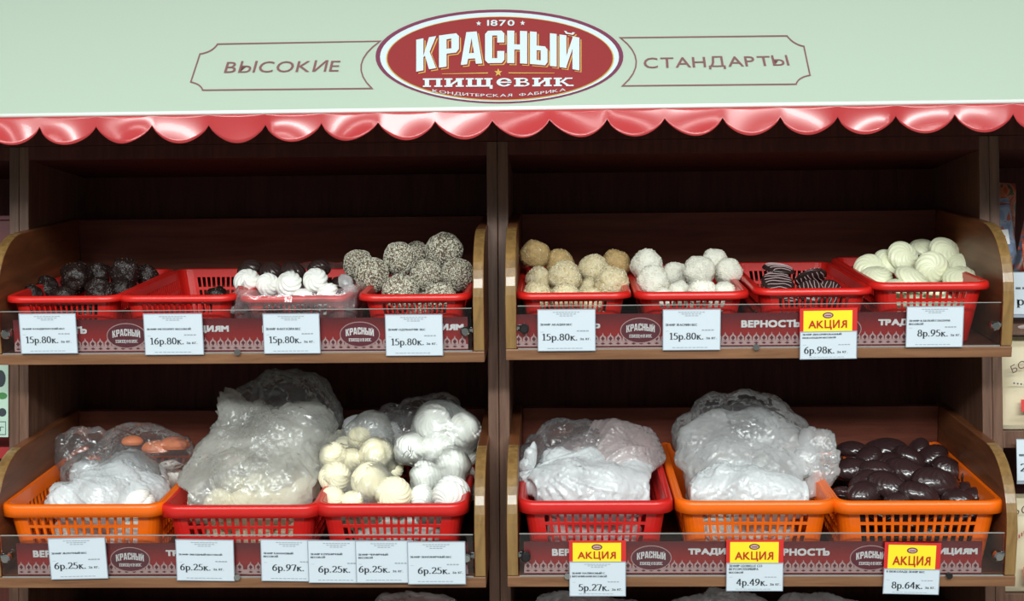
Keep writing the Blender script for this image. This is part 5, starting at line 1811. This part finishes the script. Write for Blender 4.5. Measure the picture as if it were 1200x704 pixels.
def letters_r(q):
    v, f, _ = text_geo('РО', .02)
    q.raw([(-.040 + a * .018 + b * -.003, -.0185, .084 + a * .010 + b * .0085) for a, b in v], f)
pouch('paper_packet', XN + .052, sh2 + .001, .10, .112, .026, 1.56, M_CREAMB, 'cream paper packet low on the right neighbouring shelf, under the lower price card', 0,
      [('brown_lettering', letters_r, mat('brown_print', (90, 60, 50), .5)), ('orange_label', lambda q: rect(q, -.034, -.010, .012, .030, -.0185), mat('orange_print', (210, 90, 50), .5)),
       ('red_arc_print', lambda q: [rect(q, -.044 + i * .003, -.0425 + i * .003, .058 + i * .0022, .062 + i * .0022, -.0185) for i in range(7)], mat('brick_print', (170, 60, 50), .5))], seed=5)
for pk, (px, lab) in enumerate([(1196, 'shiny clear wrapped bundle lying flat on the right neighbouring shelf board')]):
    pouch('wrapped_bundle', XN + .052, sh1 + .110, .10, .02, .03, 1.56, M_PINKB, lab, 0, seed=9)
pouch('soft_packet', XN + .050, sh0 + .0, .10, .040, .03, 1.575, M_PINKB, 'pale pink soft packet behind the upper right price card', 0, seed=7)
pouch('snack_packet', XN + .018, sh0 + .041, .045, .105, .02, 1.60, M_BLUEB, 'blue grey snack packet with white and red letters at the right edge', -6,
      [('red_lettering', lambda q: text_rect(q, 'Лаз', -.019, .008, .052, .062, -.0125, 0, bold=.02), M_AKC), ('white_patch', lambda q: rect(q, -.021, .012, .048, .066, -.0120), M_WHITEP)], seed=11)
pouch('snack_packet', XN + .050, sh0 + .041, .055, .115, .025, 1.585, foil('dark_printed_foil', [(160, 74, 58), (74, 78, 92), (96, 100, 116), (150, 84, 70)], 50), 'dark slanted snack packet at the right edge of the picture', 14, seed=12)
pouch('snack_packet', XN + .022, sh0 + .085, .045, .085, .02, 1.635, M_REDB, 'orange red snack packet peeking out behind the blue grey one', 4, seed=13)
pouch('snack_packet', XN + .055, sh0 + .0415, .05, .05, .02, 1.562, M_REDB, 'orange red snack packet low behind the upper right price card', 0, seed=14)


def side_tag(px0, px1, py0, py1, Y, txt, lab):
    a = WC(px0, py1, Y); b = WC(px1, py0, Y)
    t = thing('price_tag', lab, 'price tag', a)
    Wd, H = b.x - a.x, b.z - a.z
    MB().box(0, Wd, 0, .0008, 0, H).obj('card', M_PAPER, t)
    q = MB(); serif_text(q, txt, Wd * .05, Wd * .05 + .012 * len(txt) * .62, H * .22, H * .2, -.0004)
    q.obj('price_lettering', M_INK, t)
    q = MB()
    for i in range(5):
        rect(q, Wd * (.04 + i * .12), Wd * (.04 + i * .12 + .09), H * .60, H * .65, -.0004)
    q.obj('fine_print', M_INKG, t)
    MB().box(0, Wd, .0009, .0016, -.004, H + .001).obj('shelf_edge_holder', M_PAPEREDGE, t)


side_tag(1188, 1252, 319, 368, 1.530, 'р.25к.', 'white price card at the right edge of the picture, upper of two')
side_tag(1192, 1256, 515, 563, 1.530, '25р.', 'white price card at the right edge of the picture, lower of two')

# left neighbour: a pale green card and dark red boxes
gp = WC(9.5, 512, 1.545)
gw = .08
g = thing('leaflet', 'pale green printed card at the left edge of the picture', 'card', (gp.x - gw, 1.545, gp.z))
gh = WC(9, 424, 1.545).z - gp.z
MB().box(0, gw, 0, .0015, 0, gh).obj('card', mat('pale_green_card', (176, 200, 182), .45), g)
q = MB()
fan(q, [(gw - .009 + a, gh * .78 + b) for a, b in arc(0, 0, .006, .010, 0, 360, 20)[:-1]], lambda a, b: (a, b), -.0005, 0)
fan(q, [(gw - .007 + a, gh * .55 + b) for a, b in arc(0, 0, .006, .004, 0, 360, 16)[:-1]], lambda a, b: (a, b), -.0005, 1)
fan(q, [(gw - .007 + a, gh * .33 + b) for a, b in arc(0, 0, .005, .005, 0, 360, 16)[:-1]], lambda a, b: (a, b), -.0005, 0)
q.obj('dark_print', [M_INK, mat('leaf_green_print', (60, 120, 60), .5)], g)
q = MB()
for (a0, a1, b0, b1) in ((gw - .030, gw - .0025, gh * .03, gh * .04), (gw - .030, gw - .0025, gh * .20, gh * .21), (gw - .0032, gw - .0025, gh * .04, gh * .20)):
    rect(q, a0, a1, b0, b1, -.0005)
text_rect(q, 'г', gw - .010, gw - .005, gh * .08, gh * .14, -.0005)
q.obj('grey_frame_print', M_INKG, g)
bxp = zp(276, YF)
t = thing('snack_box', 'dark red box standing on the left neighbouring shelf', 'box', (NXL - .0125 - .052, 1.56, bxp))
MB().box(-.05, .05, 0, .1, 0.0003, .030).obj('carton', mat('dark_red_carton', (88, 26, 30), .5), t, bevel=.001)
MB().box(-.051, .051, -.001, .101, .0303, .036).obj('lid', mat('dark_red_carton', (88, 26, 30), .5), t, bevel=.001)
